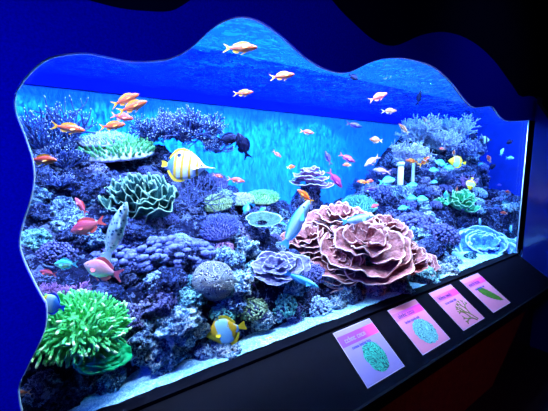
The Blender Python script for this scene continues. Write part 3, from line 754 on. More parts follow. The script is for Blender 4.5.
for px, py, rp, m, lab in [(384, 290, 12, 'rock_pale', 'pale crusty rock touching the window sill above the second card'), (399, 284, 13, 'rock_teal', 'turquoise crusty rock at the sill between second and third cards'),
        (415, 277, 15, 'rock_teal', 'largest turquoise crusty rock at the sill above the third card'), (431, 272, 13, 'rock_pale', 'white-blue crusty rock at the sill left of the blue folded coral'), (444, 266, 11, 'rock_pale', 'small white-blue rock touching the blue folded coral'),
        (300, 320, 10, 'rock_teal', 'small teal rock at the sill left of the first card'), (320, 313, 10, 'rock_pale', 'small frosted rock at the sill just above the first card'), (338, 306, 8, 'rock_blue', 'tiny blue rock at the sill above the first card'),
        (440, 271, 9, 'rock_blue', 'little blue rock at the sill, leftmost in front of the blue folded coral'), (455, 266, 9, 'rock_pale', 'little frosted rock at the sill in front of the blue folded coral'), (470, 260, 8, 'rock_teal', 'little turquoise rock at the sill under the right half of the blue folded coral'),
        (356, 300, 10, 'rock_blue', 'small blue rock at the sill between first and second cards')]:
    p = aty(px, py, .15); rock(p, W(p, rp), m, lab, sq=(1, .7, .9))
# small rubble: fills the slope
rg = random.Random(11); cnt = 0; pts_ = []
while cnt < 300:
    x = XL + .1 + (XT - .5 - XL) * rg.random() ** 1.25; y = rg.uniform(.14, 1.12)
    z = terr(x, y)
    if z < ZB + .02: continue
    p = Vector((x, y, z)); r = rg.uniform(.03, .075) * (1 + .3 * y)
    if any((p - q).length < (r + s) * .62 for q, s in pts_): continue
    pts_.append((p, r)); cnt += 1
    m = rg.choice(['rock_blue', 'rock_purple', 'rock_pale', 'rock_dark', 'rock_blue', 'rock_teal', 'rock_pale', 'rock_pale'] if y < .5 else ['rock_blue', 'rock_dark', 'rock_purple', 'rock_dark'])
    L = {'rock_blue': 'small crusty blue rock wedged among the corals', 'rock_purple': 'small crusty purple rock wedged among the corals', 'rock_pale': 'small frosted pale rock wedged among the lower corals', 'rock_dark': 'small dark rock wedged in the shade among the corals', 'rock_teal': 'small teal-tinted rock wedged among the lower corals'}[m]
    if cnt % 3 == 0 and m != 'rock_dark':
        mm = {'rock_blue': 'nod_purple', 'rock_purple': 'nod_violet', 'rock_pale': 'nod_pale', 'rock_teal': 'nod_teal'}[m]
        nodular(p, r, mm, {'nod_purple': 'little purple knobbly coral tuft among the rocks', 'nod_violet': 'little violet knobbly coral tuft among the rocks', 'nod_pale': 'little pale knobbly coral tuft among the lower rocks', 'nod_teal': 'little teal knobbly coral tuft among the lower rocks'}[mm], 'small', group={'nod_purple': 'purple coral tufts', 'nod_violet': 'violet coral tufts', 'nod_pale': 'pale coral tufts', 'nod_teal': 'teal coral tufts'}[mm])
    else:
        rock(p, r, m, L, group={'rock_blue': 'blue rubble rocks', 'rock_purple': 'purple rubble rocks', 'rock_pale': 'pale rubble rocks', 'rock_dark': 'dark rubble rocks', 'rock_teal': 'teal rubble rocks'}[m], rg=rg)
# ------------------------------------------------------------------ reading cards on the ledge
M['card_violet'] = plain('card_violet', (.19, .14, .34), .4, .04, 12)
M['card_pink'] = plain('card_pink', (.46, .15, .26), .4, .04, 12)
M['card_edge'] = plain('card_edge', (.42, .34, .50), .4, .04, 12)
t = NT('band_purple'); v = t.pos(True); sx = t.n('ShaderNodeSeparateXYZ'); t.l(v, sx.inputs[0])
M['band_purple'] = t.base(t.ramp(t.math('MULTIPLY', sx.outputs[0], 3.9), [(.1, (.14, .03, .42)), (.6, (.20, .02, .50)), (.95, (.60, .04, .45))]), .4)
t = NT('band_magenta'); v = t.pos(True); sx = t.n('ShaderNodeSeparateXYZ'); t.l(v, sx.inputs[0])
M['band_magenta'] = t.base(t.ramp(t.math('MULTIPLY', sx.outputs[0], 3.9), [(.1, (.34, .09, .42)), (.8, (.50, .03, .44))]), .4)
M['ink_dark'] = plain('dark_ink', (.04, .01, .05), .5, .1)
M['ink_olive'] = plain('olive_ink', (.20, .18, .10), .5, .1)
M['ink_blue'] = plain('blue_ink', (.01, .01, .40), .5, .1)
t = NT('printed_teal_coral'); v = t.pos(); nn = t.noise(v, 9, 2, .5, 2.0); sn = t.math('SINE', t.math('MULTIPLY', nn, 70))
M['draw_teal'] = t.base(t.ramp(t.math('ADD', t.math('MULTIPLY', sn, .5), .5), [(.1, (.005, .05, .06)), (.4, (.015, .22, .17)), (1, (.03, .32, .24))]), .4)
t = NT('printed_cyan_coral'); v = t.pos(); nn = t.noise(v, 45, 2, .5, 1.2); sn = t.math('SINE', t.math('MULTIPLY', nn, 60))
M['draw_cyan'] = t.base(t.ramp(t.math('ADD', t.math('MULTIPLY', sn, .5), .5), [(.2, (.01, .08, .12)), (.5, (.09, .36, .40)), (1, (.20, .52, .54))]), .4)
M['draw_brown'] = plain('printed_weed', (.13, .12, .04), .5, .3, 60)
M['draw_green'] = plain('printed_green_leaf', (.03, .11, .01), .5, .4, 50)
M['draw_vein'] = plain('printed_leaf_vein', (.08, .22, .02), .5, .2, 50)
CW, CL = .255, .254
CB = Matrix(((1, SD.x * -1, NRM.x), (0, SD.y * -1, NRM.y), (0, SD.z * -1, NRM.z))).to_4x4()  # local x right, local y up the slope, local z off the ledge
def cardmesh(name, pts, z0, z1, m, parent):
    n = len(pts); vs = [(a, b, z0) for a, b in pts] + [(a, b, z1) for a, b in pts]
    fs = [tuple(range(n))[::-1], tuple(range(n, 2 * n))] + [(i, (i + 1) % n, n + (i + 1) % n, n + i) for i in range(n)]
    return link(name, mesh(name, vs, fs, False), m, parent)
def rect(x0, y0, x1, y1): return [(x0, y0), (x1, y0), (x1, y1), (x0, y1)]
def words(name, x, y, h, n, m, parent, seed):
    """a line of tiny unreadable printing: short upright and slanting strokes"""
    rg = random.Random(seed); vs, fs = [], []
    for k in range(n):
        if k and k % 6 == 5: x += h * .5; continue
        w_ = h * .18
        for (ax, ay, bx, by) in rg.choice([[(0, 0, 0, 1), (0, .5, .5, .5), (.5, 0, .5, .55)], [(0, 0, .5, 0), (0, 0, 0, .6), (.5, 0, .5, .6)], [(0, 0, 0, .6), (0, .6, .5, .6), (.5, 0, .5, .6)], [(0, 0, .5, 0), (0, .6, .5, .6), (0, 0, 0, .6)]]):
            X0, Y0, X1, Y1 = x + ax * h * .8, y + ay * h, x + bx * h * .8, y + by * h
            b = len(vs); e = w_ / 2
            q = rect(min(X0, X1) - e, min(Y0, Y1) - e, max(X0, X1) + e, max(Y0, Y1) + e)
            vs += [(a, c, .0024) for a, c in q] + [(a, c, .0029) for a, c in q]
            fs += [(b + 4, b + 5, b + 6, b + 7)] + [(b + i, b + (i + 1) % 4, b + 4 + (i + 1) % 4, b + 4 + i) for i in range(4)]
        x += h * .72
    return link(name, mesh(name, vs, fs, False), m, parent)
def blob(cx, cy, rx, ry, n=40, wob=.06, seed=0, k=0):
    return [(cx + rx * math.cos(a) * (1 + wob * noise.noise(Vector((math.cos(a) * 2, math.sin(a) * 2, seed))) + k * math.sin(a * 15)), cy + ry * math.sin(a) * (1 + wob * noise.noise(Vector((math.cos(a) * 2, math.sin(a) * 2, seed))) + k * math.sin(a * 15))) for a in [2 * PI * i / n for i in range(n)]]
CARDS = [(.951, 'card_violet', 'band_purple', 'ink_olive', 'violet-grey reading card with a teal folded coral picture, nearest on the ledge'),
         (1.353, 'card_pink', 'band_magenta', 'ink_dark', 'pink reading card with a round light-cyan maze coral picture'),
         (1.750, 'card_pink', 'band_magenta', 'ink_dark', 'pink reading card with a brown branching seaweed picture'),
         (2.125, 'card_pink', 'band_magenta', 'ink_dark', 'pink reading card with a green leaf-shaped picture, farthest on the ledge')]
for k, (cx, mb_, bd, ink, lab) in enumerate(CARDS):
    o = root('reading_card', (0, 0, 0)); tag(o, lab, 'sign', 'reading cards on the ledge')
    org = Vector((cx, 0, -H)) + SD * (.0344 + CL) + NRM * .0005
    o.matrix_world = Matrix.Translation(org) @ CB
    cardmesh('card_border', rect(0, 0, CW, CL), 0, .0012, M['card_edge'], o)
    cardmesh('card_face', rect(.003, .003, CW - .003, CL - .003), .0012, .0018, M[mb_], o)
    bd_ = cardmesh('title_band', rect(.003, CL - .072, CW - .003, CL - .030) if k else rect(.003, CL - .078, CW - .003, CL - .026), .0018, .0022, M[bd], o)
    words('title_text', .035, CL - .062, .020, 10, M[ink], o, k)
    words('subtitle_text', .050, CL - .098, .012, 15, M['ink_blue'], o, k + 9)
    if k == 0:
        cardmesh('coral_picture', blob(.140, .090, .062, .068, 60, .12, 1), .0018, .0026, M['draw_teal'], o)
    elif k == 1:
        cardmesh('coral_picture', blob(.135, .088, .078, .068, 90, .12, 4, .03), .0018, .0026, M['draw_cyan'], o)
    elif k == 2:
        vs, fs = [], []; rg = random.Random(4)
        def weed(p, a, l, lev):
            q = p + Vector((math.cos(a), math.sin(a), 0)) * l
            tube(vs, fs, [p, (p + q) / 2 + Vector((rg.uniform(-.003, .003), 0, 0)), q], [.0065, .006, .005] if lev > 1 else [.005, .0045, .003], 5)
            if lev: 
                for s in (-.5, .45): weed(q, a + s + rg.uniform(-.15, .15), l * .78, lev - 1)
        weed(Vector((.20, .015, .001)), 2.1, .045, 4)
        weed(Vector((.185, .012, .001)), 2.5, .040, 3)
        vs = [Vector((v_.x, v_.y, .0018 + max(0, v_.z - .001) * .3)) for v_ in vs]
        link('seaweed_picture', mesh('seaweed_picture', vs, fs), M['draw_brown'], o)
    else:
        A = Vector((.075, .160)); B_ = Vector((.215, .035)); d = (B_ - A); nrm = Vector((-d.y, d.x)).normalized(); up_, dn = [], []
        for i in range(21):
            t_ = i / 20; w_ = .040 * math.sin(PI * t_ ** .8) ** .6 * (1 - .25 * t_) + .002 * math.sin(i * 2.3)
            up_.append(tuple(A + d * t_ + nrm * w_)); dn.append(tuple(A + d * t_ - nrm * w_))
        lf = cardmesh('leaf_picture', up_ + dn[::-1], .0018, .0026, M['draw_green'], o)
        e = nrm * .0018
        cardmesh('leaf_vein', [tuple(A + d * .03 + e), tuple(A + d * .03 - e), tuple(B_ - e), tuple(B_ + e)], .0026, .003, M['draw_vein'], lf)
# ------------------------------------------------------------------ fish
def fmat(name, axis, stops, rough=.35, spots=None, s=0):
    t = NT(name); v = t.pos(True); sx = t.n('ShaderNodeSeparateXYZ'); t.l(v, sx.inputs[0])
    a = t.math('ADD', sx.outputs[axis], .5)
    if s: a = t.math('ADD', a, t.math('MULTIPLY', t.math('ADD', t.noise(v, 9, 3), -.5), s))
    c = t.ramp(a, stops)
    for (px_, pz_, rr, colr) in (spots or []):
        dx = t.math('ADD', sx.outputs[0], -px_); dz = t.math('ADD', sx.outputs[2], -pz_)
        d = t.math('SQRT', t.math('ADD', t.math('MULTIPLY', dx, dx), t.math('MULTIPLY', dz, dz)))
        c = t.mix(t.ramp(d, [(rr, (1, 1, 1)), (rr * 1.3, (0, 0, 0))]), c, colr)
    t.bump(t.vor(v, 60), .2, .01)
    return t.base(c, rough, .15 if rough > .5 else .4)
OR = [(.40, (1, .30, .14)), (.50, (.92, .11, .02)), (.58, (.80, .06, .005))]
FM = {
'anthias': (fmat('anthias_skin', 2, OR), plain('anthias_fin', (.95, .38, .03), .4, .1)),
'anthias_pink': (fmat('pink_anthias_skin', 2, [(.42, (.8, .18, .14)), (.55, (.70, .05, .04)), (.62, (.55, .02, .02))]), plain('pink_anthias_fin', (.9, .3, .2), .4, .1)),
'anthias_pale': (fmat('pale_anthias_skin', 2, [(.42, (.7, .25, .15)), (.55, (.7, .11, .04))]), plain('pale_anthias_fin', (.9, .5, .35), .4, .1)),
'anthias_male': (fmat('male_anthias_skin', 2, [(.36, (1, .86, .9)), (.48, (.98, .55, .65)), (.62, (.85, .25, .35))], s=.1), plain('male_anthias_fin', (.90, .12, .16), .4, .2)),
'red': (fmat('red_fish_skin', 2, [(.38, (.85, .20, .25)), (.6, (.55, .04, .10))]), plain('red_fish_fin', (.80, .10, .10), .4, .2)),
'maroon': (fmat('maroon_fish_skin', 0, [(.3, (.50, .05, .30)), (.7, (.30, .03, .22))]), plain('maroon_fish_fin', (.55, .08, .35), .4, .2)),
'violet': (fmat('violet_fish_skin', 0, [(.3, (.75, .30, .80)), (.7, (.50, .35, .95))]), plain('violet_fish_fin', (.60, .30, .90), .4, .2)),
'navy': (fmat('navy_fish_skin', 2, [(.3, (.001, .002, .02)), (.7, (.003, .004, .05))], .8), plain('navy_fish_fin', (.002, .003, .03), .8, .2, 20, .05)),
'indigo': (fmat('indigo_fish_skin', 0, [(.3, (.10, .03, .40)), (.7, (.04, .03, .30))]), plain('indigo_fish_fin', (.10, .05, .45), .4, .2)),
'chromis': (fmat('chromis_skin', 2, [(.42, (.55, 1, .95)), (.58, (.05, .62, .78))]), plain('chromis_fin', (.10, .60, .85), .4, .1)),
'wrasse': (fmat('wrasse_skin', 2, [(.40, (.75, .95, 1)), (.48, (.35, .75, .95)), (.52, (.70, .92, 1)), (.58, (.15, .55, .80))]), plain('wrasse_fin', (.10, .50, .95), .4, .1)),
'parrot': (fmat('turquoise_wrasse_skin', 2, [(.42, (.30, .90, 1)), (.5, (.05, .55, .85)), (.56, (.25, .85, .95))]), plain('turquoise_wrasse_fin', (.03, .25, .75), .4, .1)),
'goby': (None, plain('goby_fin', (.70, .88, 1), .4, .2)),
'copper': (fmat('striped_butterflyfish_skin', 0, [(0, (.15, .35, .9)), (.235, (.15, .35, .9)), (.25, (1, .55, .03)), (.30, (1, .6, .05)), (.315, (.95, .97, 1)), (.375, (.92, .95, 1)), (.39, (.95, .48, .02)), (.43, (.95, .48, .02)), (.445, (.95, .97, 1)), (.52, (.95, .97, 1)), (.535, (.95, .48, .02)), (.57, (.95, .48, .02)), (.585, (.95, .97, 1)), (.66, (.95, .97, 1)), (.675, (.95, .50, .03)), (.70, (.95, .50, .03)), (.715, (.95, .97, 1)), (1, (.9, .95, 1))], spots=[(-.17, .20, .035, (.01, .01, .05))]), plain('striped_butterflyfish_fin', (1, .62, .05), .4, .1)),
'butterfly': (fmat('pale_butterflyfish_skin', 0, [(.22, (.15, .60, .85)), (.26, (1, .50, .01)), (.36, (1, .55, .02)), (.40, (.45, .90, .90)), (.66, (.50, .95, .95)), (.70, (1, .55, .02)), (1, (1, .5, .01))], s=.2), plain('pale_butterflyfish_fin', (1, .62, .02), .4, .1)),
'angel': (fmat('blue_angelfish_skin', 0, [(.2, (.02, .08, .85)), (.4, (.1, .45, 1)), (.5, (.6, .9, 1)), (.68, (.6, .9, 1)), (.72, (1, .72, .03))], s=.1), plain('blue_angelfish_fin', (.02, .06, .75), .4, .1)),
'yellowsmall': (fmat('yellow_fish_skin', 2, [(.42, (.95, .9, .75)), (.52, (1, .72, .03))]), plain('yellow_fish_fin', (1, .7, .02), .4, .1)),
'humbug': (fmat('banded_damsel_skin', 0, [(.30, (.85, .92, 1)), (.33, (.01, .01, .06)), (.45, (.01, .01, .06)), (.48, (.85, .92, 1)), (.60, (.85, .92, 1)), (.63, (.01, .01, .06)), (.8, (.01, .01, .06))]), plain('banded_damsel_fin', (.02, .02, .10), .4, .1)),
}
t = NT('goby_skin'); v = t.pos(True); vo = t.vor(v, 20); nz = t.noise(v, 14, 3)
t.bump(nz, .3, .01)
FM['goby'] = (t.base(t.ramp(t.math('ADD', vo, t.math('MULTIPLY', nz, .3)), [(.42, (.03, .16, .35)), (.56, (.55, .80, .95)), (.85, (.75, .95, 1))]), .35, .5), FM['goby'][1])
M['eye'] = plain('fish_eye', (.005, .005, .01), .1, 0, 5, .8)
M['iris'] = plain('fish_iris', (.75, .75, .7), .2, .1, 5, .6)
# profiles: t from nose to tail root, half height up, half height down, half width
SHP = {
'slim': dict(p=[(0, .012, .012, .01), (.05, .055, .045, .035), (.15, .095, .085, .06), (.3, .125, .115, .07), (.45, .12, .115, .062), (.6, .09, .085, .045), (.72, .055, .05, .025), (.80, .04, .036, .014)], fork=.12, th=.13, dor=(.22, .68, .06), ana=(.5, .68, .06), pel=1),
'deep': dict(p=[(0, .014, .014, .012), (.05, .07, .06, .04), (.15, .14, .13, .07), (.3, .2, .19, .085), (.45, .2, .19, .078), (.6, .14, .135, .05), (.7, .08, .075, .028), (.78, .05, .045, .015)], fork=.10, th=.15, dor=(.24, .72, .08), ana=(.48, .70, .08), pel=1),
'disc': dict(p=[(0, .015, .02, .012), (.05, .06, .06, .03), (.13, .15, .14, .05), (.27, .27, .25, .065), (.45, .31, .30, .065), (.62, .27, .26, .045), (.74, .13, .13, .025), (.82, .05, .05, .012)], fork=.02, th=.10, dor=(.25, .76, .07), ana=(.42, .76, .07), pel=1),
'beak': dict(p=[(0, .012, .012, .010), (.08, .014, .014, .010), (.15, .025, .025, .016), (.22, .07, .07, .035), (.30, .17, .16, .05), (.42, .27, .25, .06), (.58, .31, .30, .058), (.72, .28, .28, .04), (.82, .15, .15, .022), (.88, .05, .05, .010)], fork=.01, th=.07, dor=(.42, .84, .05), ana=(.5, .84, .05), pel=1),
'long': dict(p=[(0, .01, .01, .01), (.05, .035, .035, .025), (.15, .065, .065, .045), (.3, .088, .088, .055), (.5, .09, .09, .052), (.65, .072, .072, .036), (.78, .045, .045, .02), (.84, .036, .036, .014)], fork=.04, th=.075, dor=(.2, .8, .022), ana=(.45, .8, .02), pel=0),
}
def loft(p, N=14):
    vs, fs = [], []
    # resample smoothly
    q = []
    for i in range(len(p) - 1):
        a, b = p[i], p[i + 1]; a0 = p[max(0, i - 1)]; b1 = p[min(len(p) - 1, i + 2)]
        for s in range(3):
            u = s / 3; q.append(tuple(.5 * ((2 * a[k]) + (-a0[k] + b[k]) * u + (2 * a0[k] - 5 * a[k] + 4 * b[k] - b1[k]) * u * u + (-a0[k] + 3 * a[k] - 3 * b[k] + b1[k]) * u ** 3) if k else a[0] + (b[0] - a[0]) * u for k in range(4)))
    q.append(p[-1])
    for (t_, up, dn, w_) in q:
        for k in range(N):
            a = 2 * PI * k / N; s = math.sin(a); c = math.cos(a)
            vs.append(Vector((.5 - t_, c * max(w_, .004) * (1 - .35 * abs(s) ** 3), s * max(.004, up if s > 0 else dn))))
    n = len(q)
    for i in range(n - 1):
        for k in range(N):
            k2 = (k + 1) % N; fs.append((i * N + k, (i + 1) * N + k, (i + 1) * N + k2, i * N + k2))
    fs.append(tuple(range(N))); fs.append(tuple(range((n - 1) * N, n * N))[::-1])
    return mesh('body', vs, fs)
def finmesh(name, pts, th=.006, y=0, tilt=0):
    n = len(pts); vs = []
    for s in (-1, 1):
        for (a, b) in pts:
            vs.append(Vector((a, y + s * th / 2 + tilt * (b - pts[0][1]), b)))
    fs = [tuple(range(n)), tuple(range(n, 2 * n))[::-1]] + [(i, n + i, n + (i + 1) % n, (i + 1) % n) for i in range(n)]
    return mesh(name, vs, fs, False)
def interp(p, t_):
    for a, b in zip(p, p[1:]):
        if t_ <= b[0]:
            k = (t_ - a[0]) / (b[0] - a[0]); return [a[i] + (b[i] - a[i]) * k for i in range(4)]
    return p[-1]
def fishset(sh):
    d = SHP[sh]; p = d['p']; te = p[-1][0]; hb = p[-1][1]; out = [('body', loft(p), 0)]
    out.append(('tail_fin', finmesh('tail_fin', [(.5 - te + .03, hb * .6), (-.5 + .03, d['th']), (-.5, d['th'] * .92), (-.5 + d['fork'] * .8, d['th'] * .3), (-.5 + d['fork'], 0), (-.5 + d['fork'] * .8, -d['th'] * .3), (-.5, -d['th'] * .92), (-.5 + .03, -d['th']), (.5 - te + .03, -hb * .6)]), 1))
    a, b, h = d['dor']; ts = [a + (b - a) * i / 8 for i in range(9)]
    lo = [(.5 - t_, interp(p, t_)[1] * .93) for t_ in ts]; hi = [(.5 - t_ - .03, interp(p, t_)[1] + h * (math.sin(PI * (.12 + .80 * i / 8)) ** .6) * (1 + .10 * (i % 2))) for i, t_ in enumerate(ts)]
    out.append(('dorsal_fin', finmesh('dorsal_fin', lo + hi[::-1]), 1))
    a, b, h = d['ana']; ts = [a + (b - a) * i / 5 for i in range(6)]
    lo = [(.5 - t_, -interp(p, t_)[2] * .93) for t_ in ts]; hi = [(.5 - t_ - .04, -interp(p, t_)[2] - h * math.sin(PI * (.15 + .75 * i / 5)) ** .7) for i, t_ in enumerate(ts)]
    out.append(('anal_fin', finmesh('anal_fin', lo + hi[::-1]), 1))
    if d['pel']:
        z = -interp(p, .32)[2]
        out.append(('pelvic_fin', finmesh('pelvic_fin', [(.5 - .28, z * .9), (.5 - .36, z * .9), (.5 - .47, z - .07), (.5 - .44, z - .085)]), 1))
    for s in (-1, 1):
        w_ = interp(p, .27)[3]
        out.append(('pectoral_fin', finmesh('pectoral_fin', [(.24, .0), (.235, -.035), (.15, -.07), (.11, -.05), (.12, -.01)], .004, s * w_ * .95, s * -.9), 1))
        e = .15 if sh != 'beak' else .24; ir = interp(p, e); vs, fs = [], []
        er = .020 if sh != 'beak' else .018
        ball(vs, fs, (.5 - e, s * ir[3] * .80, ir[1] * .32), er, 2, (1, .6, 1)); out.append(('eye', mesh('eye', vs, fs), 2))
    return out
FS = {k: fishset(k) for k in SHP}
def fish(sp, sh, px, py, ln, ang, Y, label, name='fish', group=None, yaw=0.15, sz=1.0, cat='fish', roll=0):
    if Y > .3: Y = max(.2, min(Y, hit(px, py).y - .24))   # swims clear of the corals behind it
    c = aty(px, py, Y); L = ln * depth(c) / FPX
    A = math.radians(ang); X = R_ * math.cos(A) + U_ * math.sin(A)
    sgn = 1 if math.cos(A) >= -0.02 else -1
    Z = (-R_ * math.sin(A) + U_ * math.cos(A)) * sgn
    yw = yaw * (1 if R.random() > .5 else -1)
    X = (X + F_ * yw).normalized(); Yv = Z.cross(X).normalized(); Z = X.cross(Yv)
    o = root(name, (0, 0, 0))
    o.matrix_world = Matrix.Translation(c) @ Matrix((X, Yv, Z)).transposed().to_4x4() @ Matrix.Diagonal((L, L, L * sz, 1))
    mb, mf = FM[sp]
    for nm, me, k in FS[sh]:
        if ln < 11 and nm in ('pectoral_fin', 'pelvic_fin'): continue
        link(nm, withmat(me, (mb, mf, M['eye'])[k]), None, o)
    return tag(o, label, cat, group)
G1 = 'orange anthias swimming over the reef'; G2 = 'blue-green chromis near the white pipes'
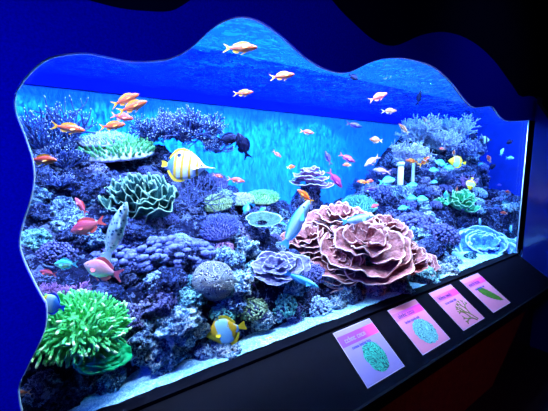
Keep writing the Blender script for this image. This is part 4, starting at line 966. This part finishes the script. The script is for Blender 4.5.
FISH = [
# sp, shape, px, py, len, angle, Y, label, name, group
('anthias','slim',240,48,36,-4,.12,'topmost orange fish, high under the peak of the window','anthias',G1),
('anthias','slim',282,76,26,12,.25,'orange fish right of and below the topmost one, nose tilted up','anthias',G1),
('anthias','slim',243,93,21,2,.55,'small orange fish in front of the dark strip under the surface','anthias',G1),
('anthias','slim',125,100,32,18,.50,'orange fish at the top of the left school of five','anthias',G1),
('anthias','slim',132,107,34,16,.42,'brighter orange fish just below the top one of the left school','anthias',G1),
('anthias_pink','slim',122,117,26,-12,.50,'pinkish-orange fish in the middle of the left school','anthias',G1),
('anthias','slim',112,126,29,4,.45,'orange fish lowest in the left school, over the green table coral','anthias',G1),
('anthias','slim',68,128,32,-8,.40,'orange fish in front of the blue staghorn at the far left','anthias',G1),
('anthias','slim',42,160,34,-3,.10,'orange fish half hidden by the left window edge','anthias',G1),
('anthias_pink','slim',307,132,15,-8,.80,'small pink-orange fish alone against the back wall in the centre','anthias',G1),
('anthias_pink','slim',277,154,11,-40,.85,'tiny pink fish diving, right of the two black fish','anthias',G1),
('anthias_pink','slim',236,180,18,-10,.65,'red-orange fish right of the striped butterflyfish snout','anthias',G1),
('anthias_pink','slim',218,176,11,-15,.80,'tiny reddish fish under the snout of the striped butterflyfish','anthias',G1),
('anthias','deep',291,167,9,10,.80,'tiny round orange fish above the centre of the ridge','anthias',G1),
('anthias','slim',305,196,21,140,.50,'orange fish nose up in front of the mauve plate coral','anthias',G1),
('copper','beak',188,166,57,-6,.30,'large white butterflyfish with orange vertical bands and long snout','butterflyfish',None),
('navy','deep',228,139,24,8,.60,'left one of two black fish, behind the other','damselfish',None),
('navy','deep',243,146,28,112,.55,'right one of two black fish, turned upward','damselfish',None),
('maroon','slim',335,179,23,-50,.55,'maroon fish diving right, left of the white pipes','basslet',None),
('indigo','slim',328,158,16,110,.70,'dark indigo fish above the maroon diving fish','basslet',None),
('maroon','slim',347,158,18,-30,.65,'maroon fish above the blue staghorn left of the pipes','basslet',None),
('indigo','slim',354,125,17,-12,.75,'dark violet fish alone just below the water surface strip','basslet',None),
('navy','deep',353,77,12,-25,.60,'small black fish just inside the second dip of the window edge','damselfish',None),
('anthias_pink','slim',378,97,22,25,.35,'pink fish under the water surface at the right hump','anthias',None),
('anthias_pale','slim',389,111,17,5,.80,'thin whitish fish at the waterline on the right','anthias',None),
('anthias_pale','deep',376,140,13,170,.75,'pale round orange fish above the left staghorn of the pipes','anthias',None),
('navy','slim',419,98,15,80,.65,'dark upright fish near the surface at the right hump','damselfish',None),
('anthias_pale','slim',404,129,15,140,.85,'pale orange fish in front of the cream staghorn, left','anthias',None),
('anthias_pale','slim',427,122,13,130,.85,'pale orange fish in front of the cream staghorn, right','anthias',None),
('violet','slim',372,161,20,215,.70,'violet fish swimming down left beside the white pipes','basslet',None),
('violet','slim',382,171,18,170,.75,'pink-violet fish just left of the short white pipe','basslet',None),
('anthias_pale','deep',347,165,9,180,.70,'small pale orange fish left of the pink-violet fish','anthias',None),
('anthias','slim',425,161,18,35,.70,'orange fish right of the tall white pipe, nose up','anthias',G1),
('anthias','slim',412,161,14,175,.75,'orange fish crossing behind the tall white pipe','anthias',G1),
('anthias','slim',363,182,12,175,.60,'flat small orange fish above the teal table coral','anthias',G1),
('anthias_pink','deep',370,181,8,0,.62,'tiny pink fish touching the flat small orange one','anthias',None),
('chromis','deep',387,181,18,10,.55,'largest blue-green chromis, left of the pipes foot','chromis',G2),
('indigo','slim',371,189,14,5,.60,'dark blue fish above the teal table coral, under the chromis','basslet',None),
('chromis','deep',412,185,12,0,.70,'blue-green chromis under the tall white pipe','chromis',G2),
('chromis','deep',411,198,12,5,.60,'blue-green chromis, left one of a low pair','chromis',G2),
('chromis','deep',421,199,14,-8,.62,'blue-green chromis, right one of a low pair','chromis',G2),
('chromis','deep',404,208,12,190,.58,'blue-green chromis above the pink plating coral','chromis',G2),
('chromis','deep',434,170,10,180,.80,'blue-green chromis on the left of the right-hand cluster','chromis',G2),
('chromis','deep',441,163,13,160,.85,'blue-green chromis topmost in the right-hand cluster','chromis',G2),
('chromis','deep',449,168,12,-10,.80,'blue-green chromis right end of the right-hand cluster','chromis',G2),
('chromis','deep',434,182,8,0,.80,'small blue-green chromis below the right-hand cluster','chromis',G2),
('chromis','deep',446,195,9,90,.75,'blue-green chromis upright, left of the green cabbage coral','chromis',G2),
('chromis','deep',397,237,14,180,.30,'teal fish resting over the pink plating coral','chromis',G2),
('chromis','deep',274,217,15,3,.50,'blue-green fish right of the olive bowl coral','chromis',None),
('chromis','deep',247,208,14,250,.60,'blue fish diving between cream and green table corals','chromis',None),
('chromis','deep',262,210,9,30,.60,'tiny blue fish under the green table coral','chromis',None),
('chromis','deep',283,224,8,160,.50,'tiny blue fish left of the pale blue wrasse','chromis',None),
('red','slim',387,221,15,215,.45,'crimson fish above the right end of the pink plating coral','anthias',None),
('red','deep',375,206,9,200,.55,'small dark red fish right of the teal table coral','anthias',None),
('butterfly','disc',457,162,17,170,.85,'yellow and blue butterflyfish at the right of the reef top','butterflyfish',None),
('butterfly','disc',471,184,14,250,.80,'yellow-edged butterflyfish nosing down above the green cabbage coral','butterflyfish',None),
('anthias_pale','deep',454,153,6,90,.85,'tiny pale fish above the yellow and blue butterflyfish','anthias',None),
('anthias_pink','deep',442,149,7,180,.85,'tiny pink fish on the cream staghorn, lower right','anthias',None),
('anthias_pale','slim',457,190,7,90,.75,'tiny orange fish beside the upright chromis','anthias',None),
('navy','disc',473,137,11,230,.80,'black round fish at the right edge of the staghorn','damselfish',None),
('humbug','disc',485,140,12,180,.75,'banded black and white damselfish in open blue at right','damselfish',None),
('navy','deep',510,142,9,200,.75,'small dark fish near the right end of the tank','damselfish',None),
('wrasse','slim',510,158,10,0,.70,'pale blue fish in the open blue at right, lower','wrasse',None),
('wrasse','slim',502,152,9,60,.75,'pale blue fish in the open blue at right, upper','wrasse',None),
('anthias_pink','deep',489,159,9,120,.75,'pink fish beside the banded damselfish at right','anthias',None),
('chromis','deep',481,165,8,0,.80,'small teal fish left of the pink one at right','chromis',None),
('navy','deep',492,167,10,30,.75,'dark blue fish below the pink one at right','damselfish',None),
('anthias_pink','deep',508,192,7,170,.70,'small pink fish in the open blue below the dark ones','anthias',None),
('anthias_pink','deep',504,213,7,170,.60,'lowest small red fish in the open blue at right','anthias',None),
('indigo','deep',499,185,5,0,.70,'tiny violet fish above the lowest red ones at right','basslet',None),
('navy','disc',492,197,11,190,.65,'dark blue fish right of the green cabbage coral','damselfish',None),
('wrasse','slim',480,222,8,100,.60,'small pale fish above the big pale blue coral','wrasse',None),
('wrasse','slim',511,229,8,80,.40,'tiny whitish fish by the right window edge','wrasse',None),
('wrasse','long',296,224,54,62,.28,'long pale blue wrasse swimming steeply up in the centre','wrasse',None),
('parrot','long',302,280,38,-26,.07,'turquoise wrasse heading down right below the pink coral','wrasse',None),
('wrasse','long',358,219,32,12,.22,'pale blue wrasse lying across the big pink plating coral','wrasse',None),
('goby','long',116,232,66,66,.22,'large pale spotted goby standing nose up at left','goby',None),
('anthias_male','deep',103,270,44,166,.14,'big pink fish with red fins at lower left','anthias',None),
('red','deep',88,226,34,200,.28,'red fish with dark head beside the spotted goby','anthias',None),
('red','slim',81,206,22,130,.30,'crimson fish nose up above the red one at left','anthias',None),
('chromis','deep',66,264,22,178,.20,'turquoise fish in front of the violet button coral rock','chromis',None),
('red','slim',48,273,20,172,.16,'red-backed fish under the turquoise one near the left edge','anthias',None),
('angel','disc',52,304,30,165,.08,'blue fish with yellow face at the left window edge','angelfish',None),
('butterfly','disc',226,331,43,200,.085,'pale butterflyfish with yellow face and back near the sand','butterflyfish',None),
('yellowsmall','slim',274,340,20,170,.06,'small yellow and white fish over the sand','wrasse',None),
('humbug','deep',190,378,14,25,.045,'small black and white banded fish on the sand','damselfish',None),
('anthias_pale','slim',20,393,22,180,.08,'pale orange fish behind the lower left window edge','anthias',None),
('parrot','slim',251,295,16,5,.20,'thin teal fish right of the brain coral, near the rocks','wrasse',None),
]
for f in FISH:
    fish(f[0], f[1], f[2], f[3], f[4], f[5], f[6], f[7], f[8], f[9], sz={'goby': 1.2, 'copper': .86, 'wrasse': 1.25}.get(f[0], 1.0))
# starfish
def starfish(px, py, rp, mat, label):
    p = P(px, py, 0, .05); r = W(p, rp); vs, fs = [], []
    iv, f_ = ico(2)
    ball(vs, fs, (0, 0, 0), .24, 2, (1, 1, .5))
    for k in range(5):
        a = 2 * PI * k / 5 + .3; d = Vector((math.cos(a), math.sin(a), 0)); e = Vector((-d.y, d.x, 0)) * .12 * (-1) ** k
        tube(vs, fs, [d * .08, d * .4 + e * .3, d * .7 + e * .8, d * .98 + e], [.19, .14, .10, .05], 8)
    o = link('starfish', mesh('starfish', vs, fs), M[mat]); o.location = p; o.scale = (r, r, r); o.rotation_euler = (1.2, .1, .2)
    tag(o, label, 'starfish')
M['star'] = coralmat('starfish_purple', (.22, .05, .60), (.50, .20, .95), 50)
starfish(244, 277, 10, 'star', 'purple starfish on the folded plate coral, right of the brain coral')
# white pipes among the corals
def pipe(px, y0, y1, wpx, Y, label):
    a = aty(px, y1, Y); b = aty(px, y0, Y); b.x = a.x; r = wpx * depth(a) / FPX / 2
    o = root('pipe', a); vs, fs = [], []
    tube(vs, fs, [Vector((0, 0, -.06)), Vector((0, 0, b.z - a.z - .02))], [r * .86, r * .86], 16); link('pipe_tube', mesh('pipe_tube', vs, fs), M['white_pvc'], o)
    vs, fs = [], []; h = b.z - a.z
    tube(vs, fs, [Vector((0, 0, h - .035)), Vector((0, 0, h - .033)), Vector((0, 0, h - .004)), Vector((0, 0, h))], [r * .9, r, r, r * .9], 16, False)
    n_ = len(vs); fs.append(tuple(range(n_ - 16, n_))); link('pipe_collar', mesh('pipe_collar', vs, fs), M['white_pvc'], o)
    tag(o, label, 'pipe')
pipe(413, 143, 178, 3.6, .72, 'tall thin white pipe standing among the corals')
pipe(400.5, 162, 178, 6.5, .66, 'short wide white pipe standing left of the tall one')
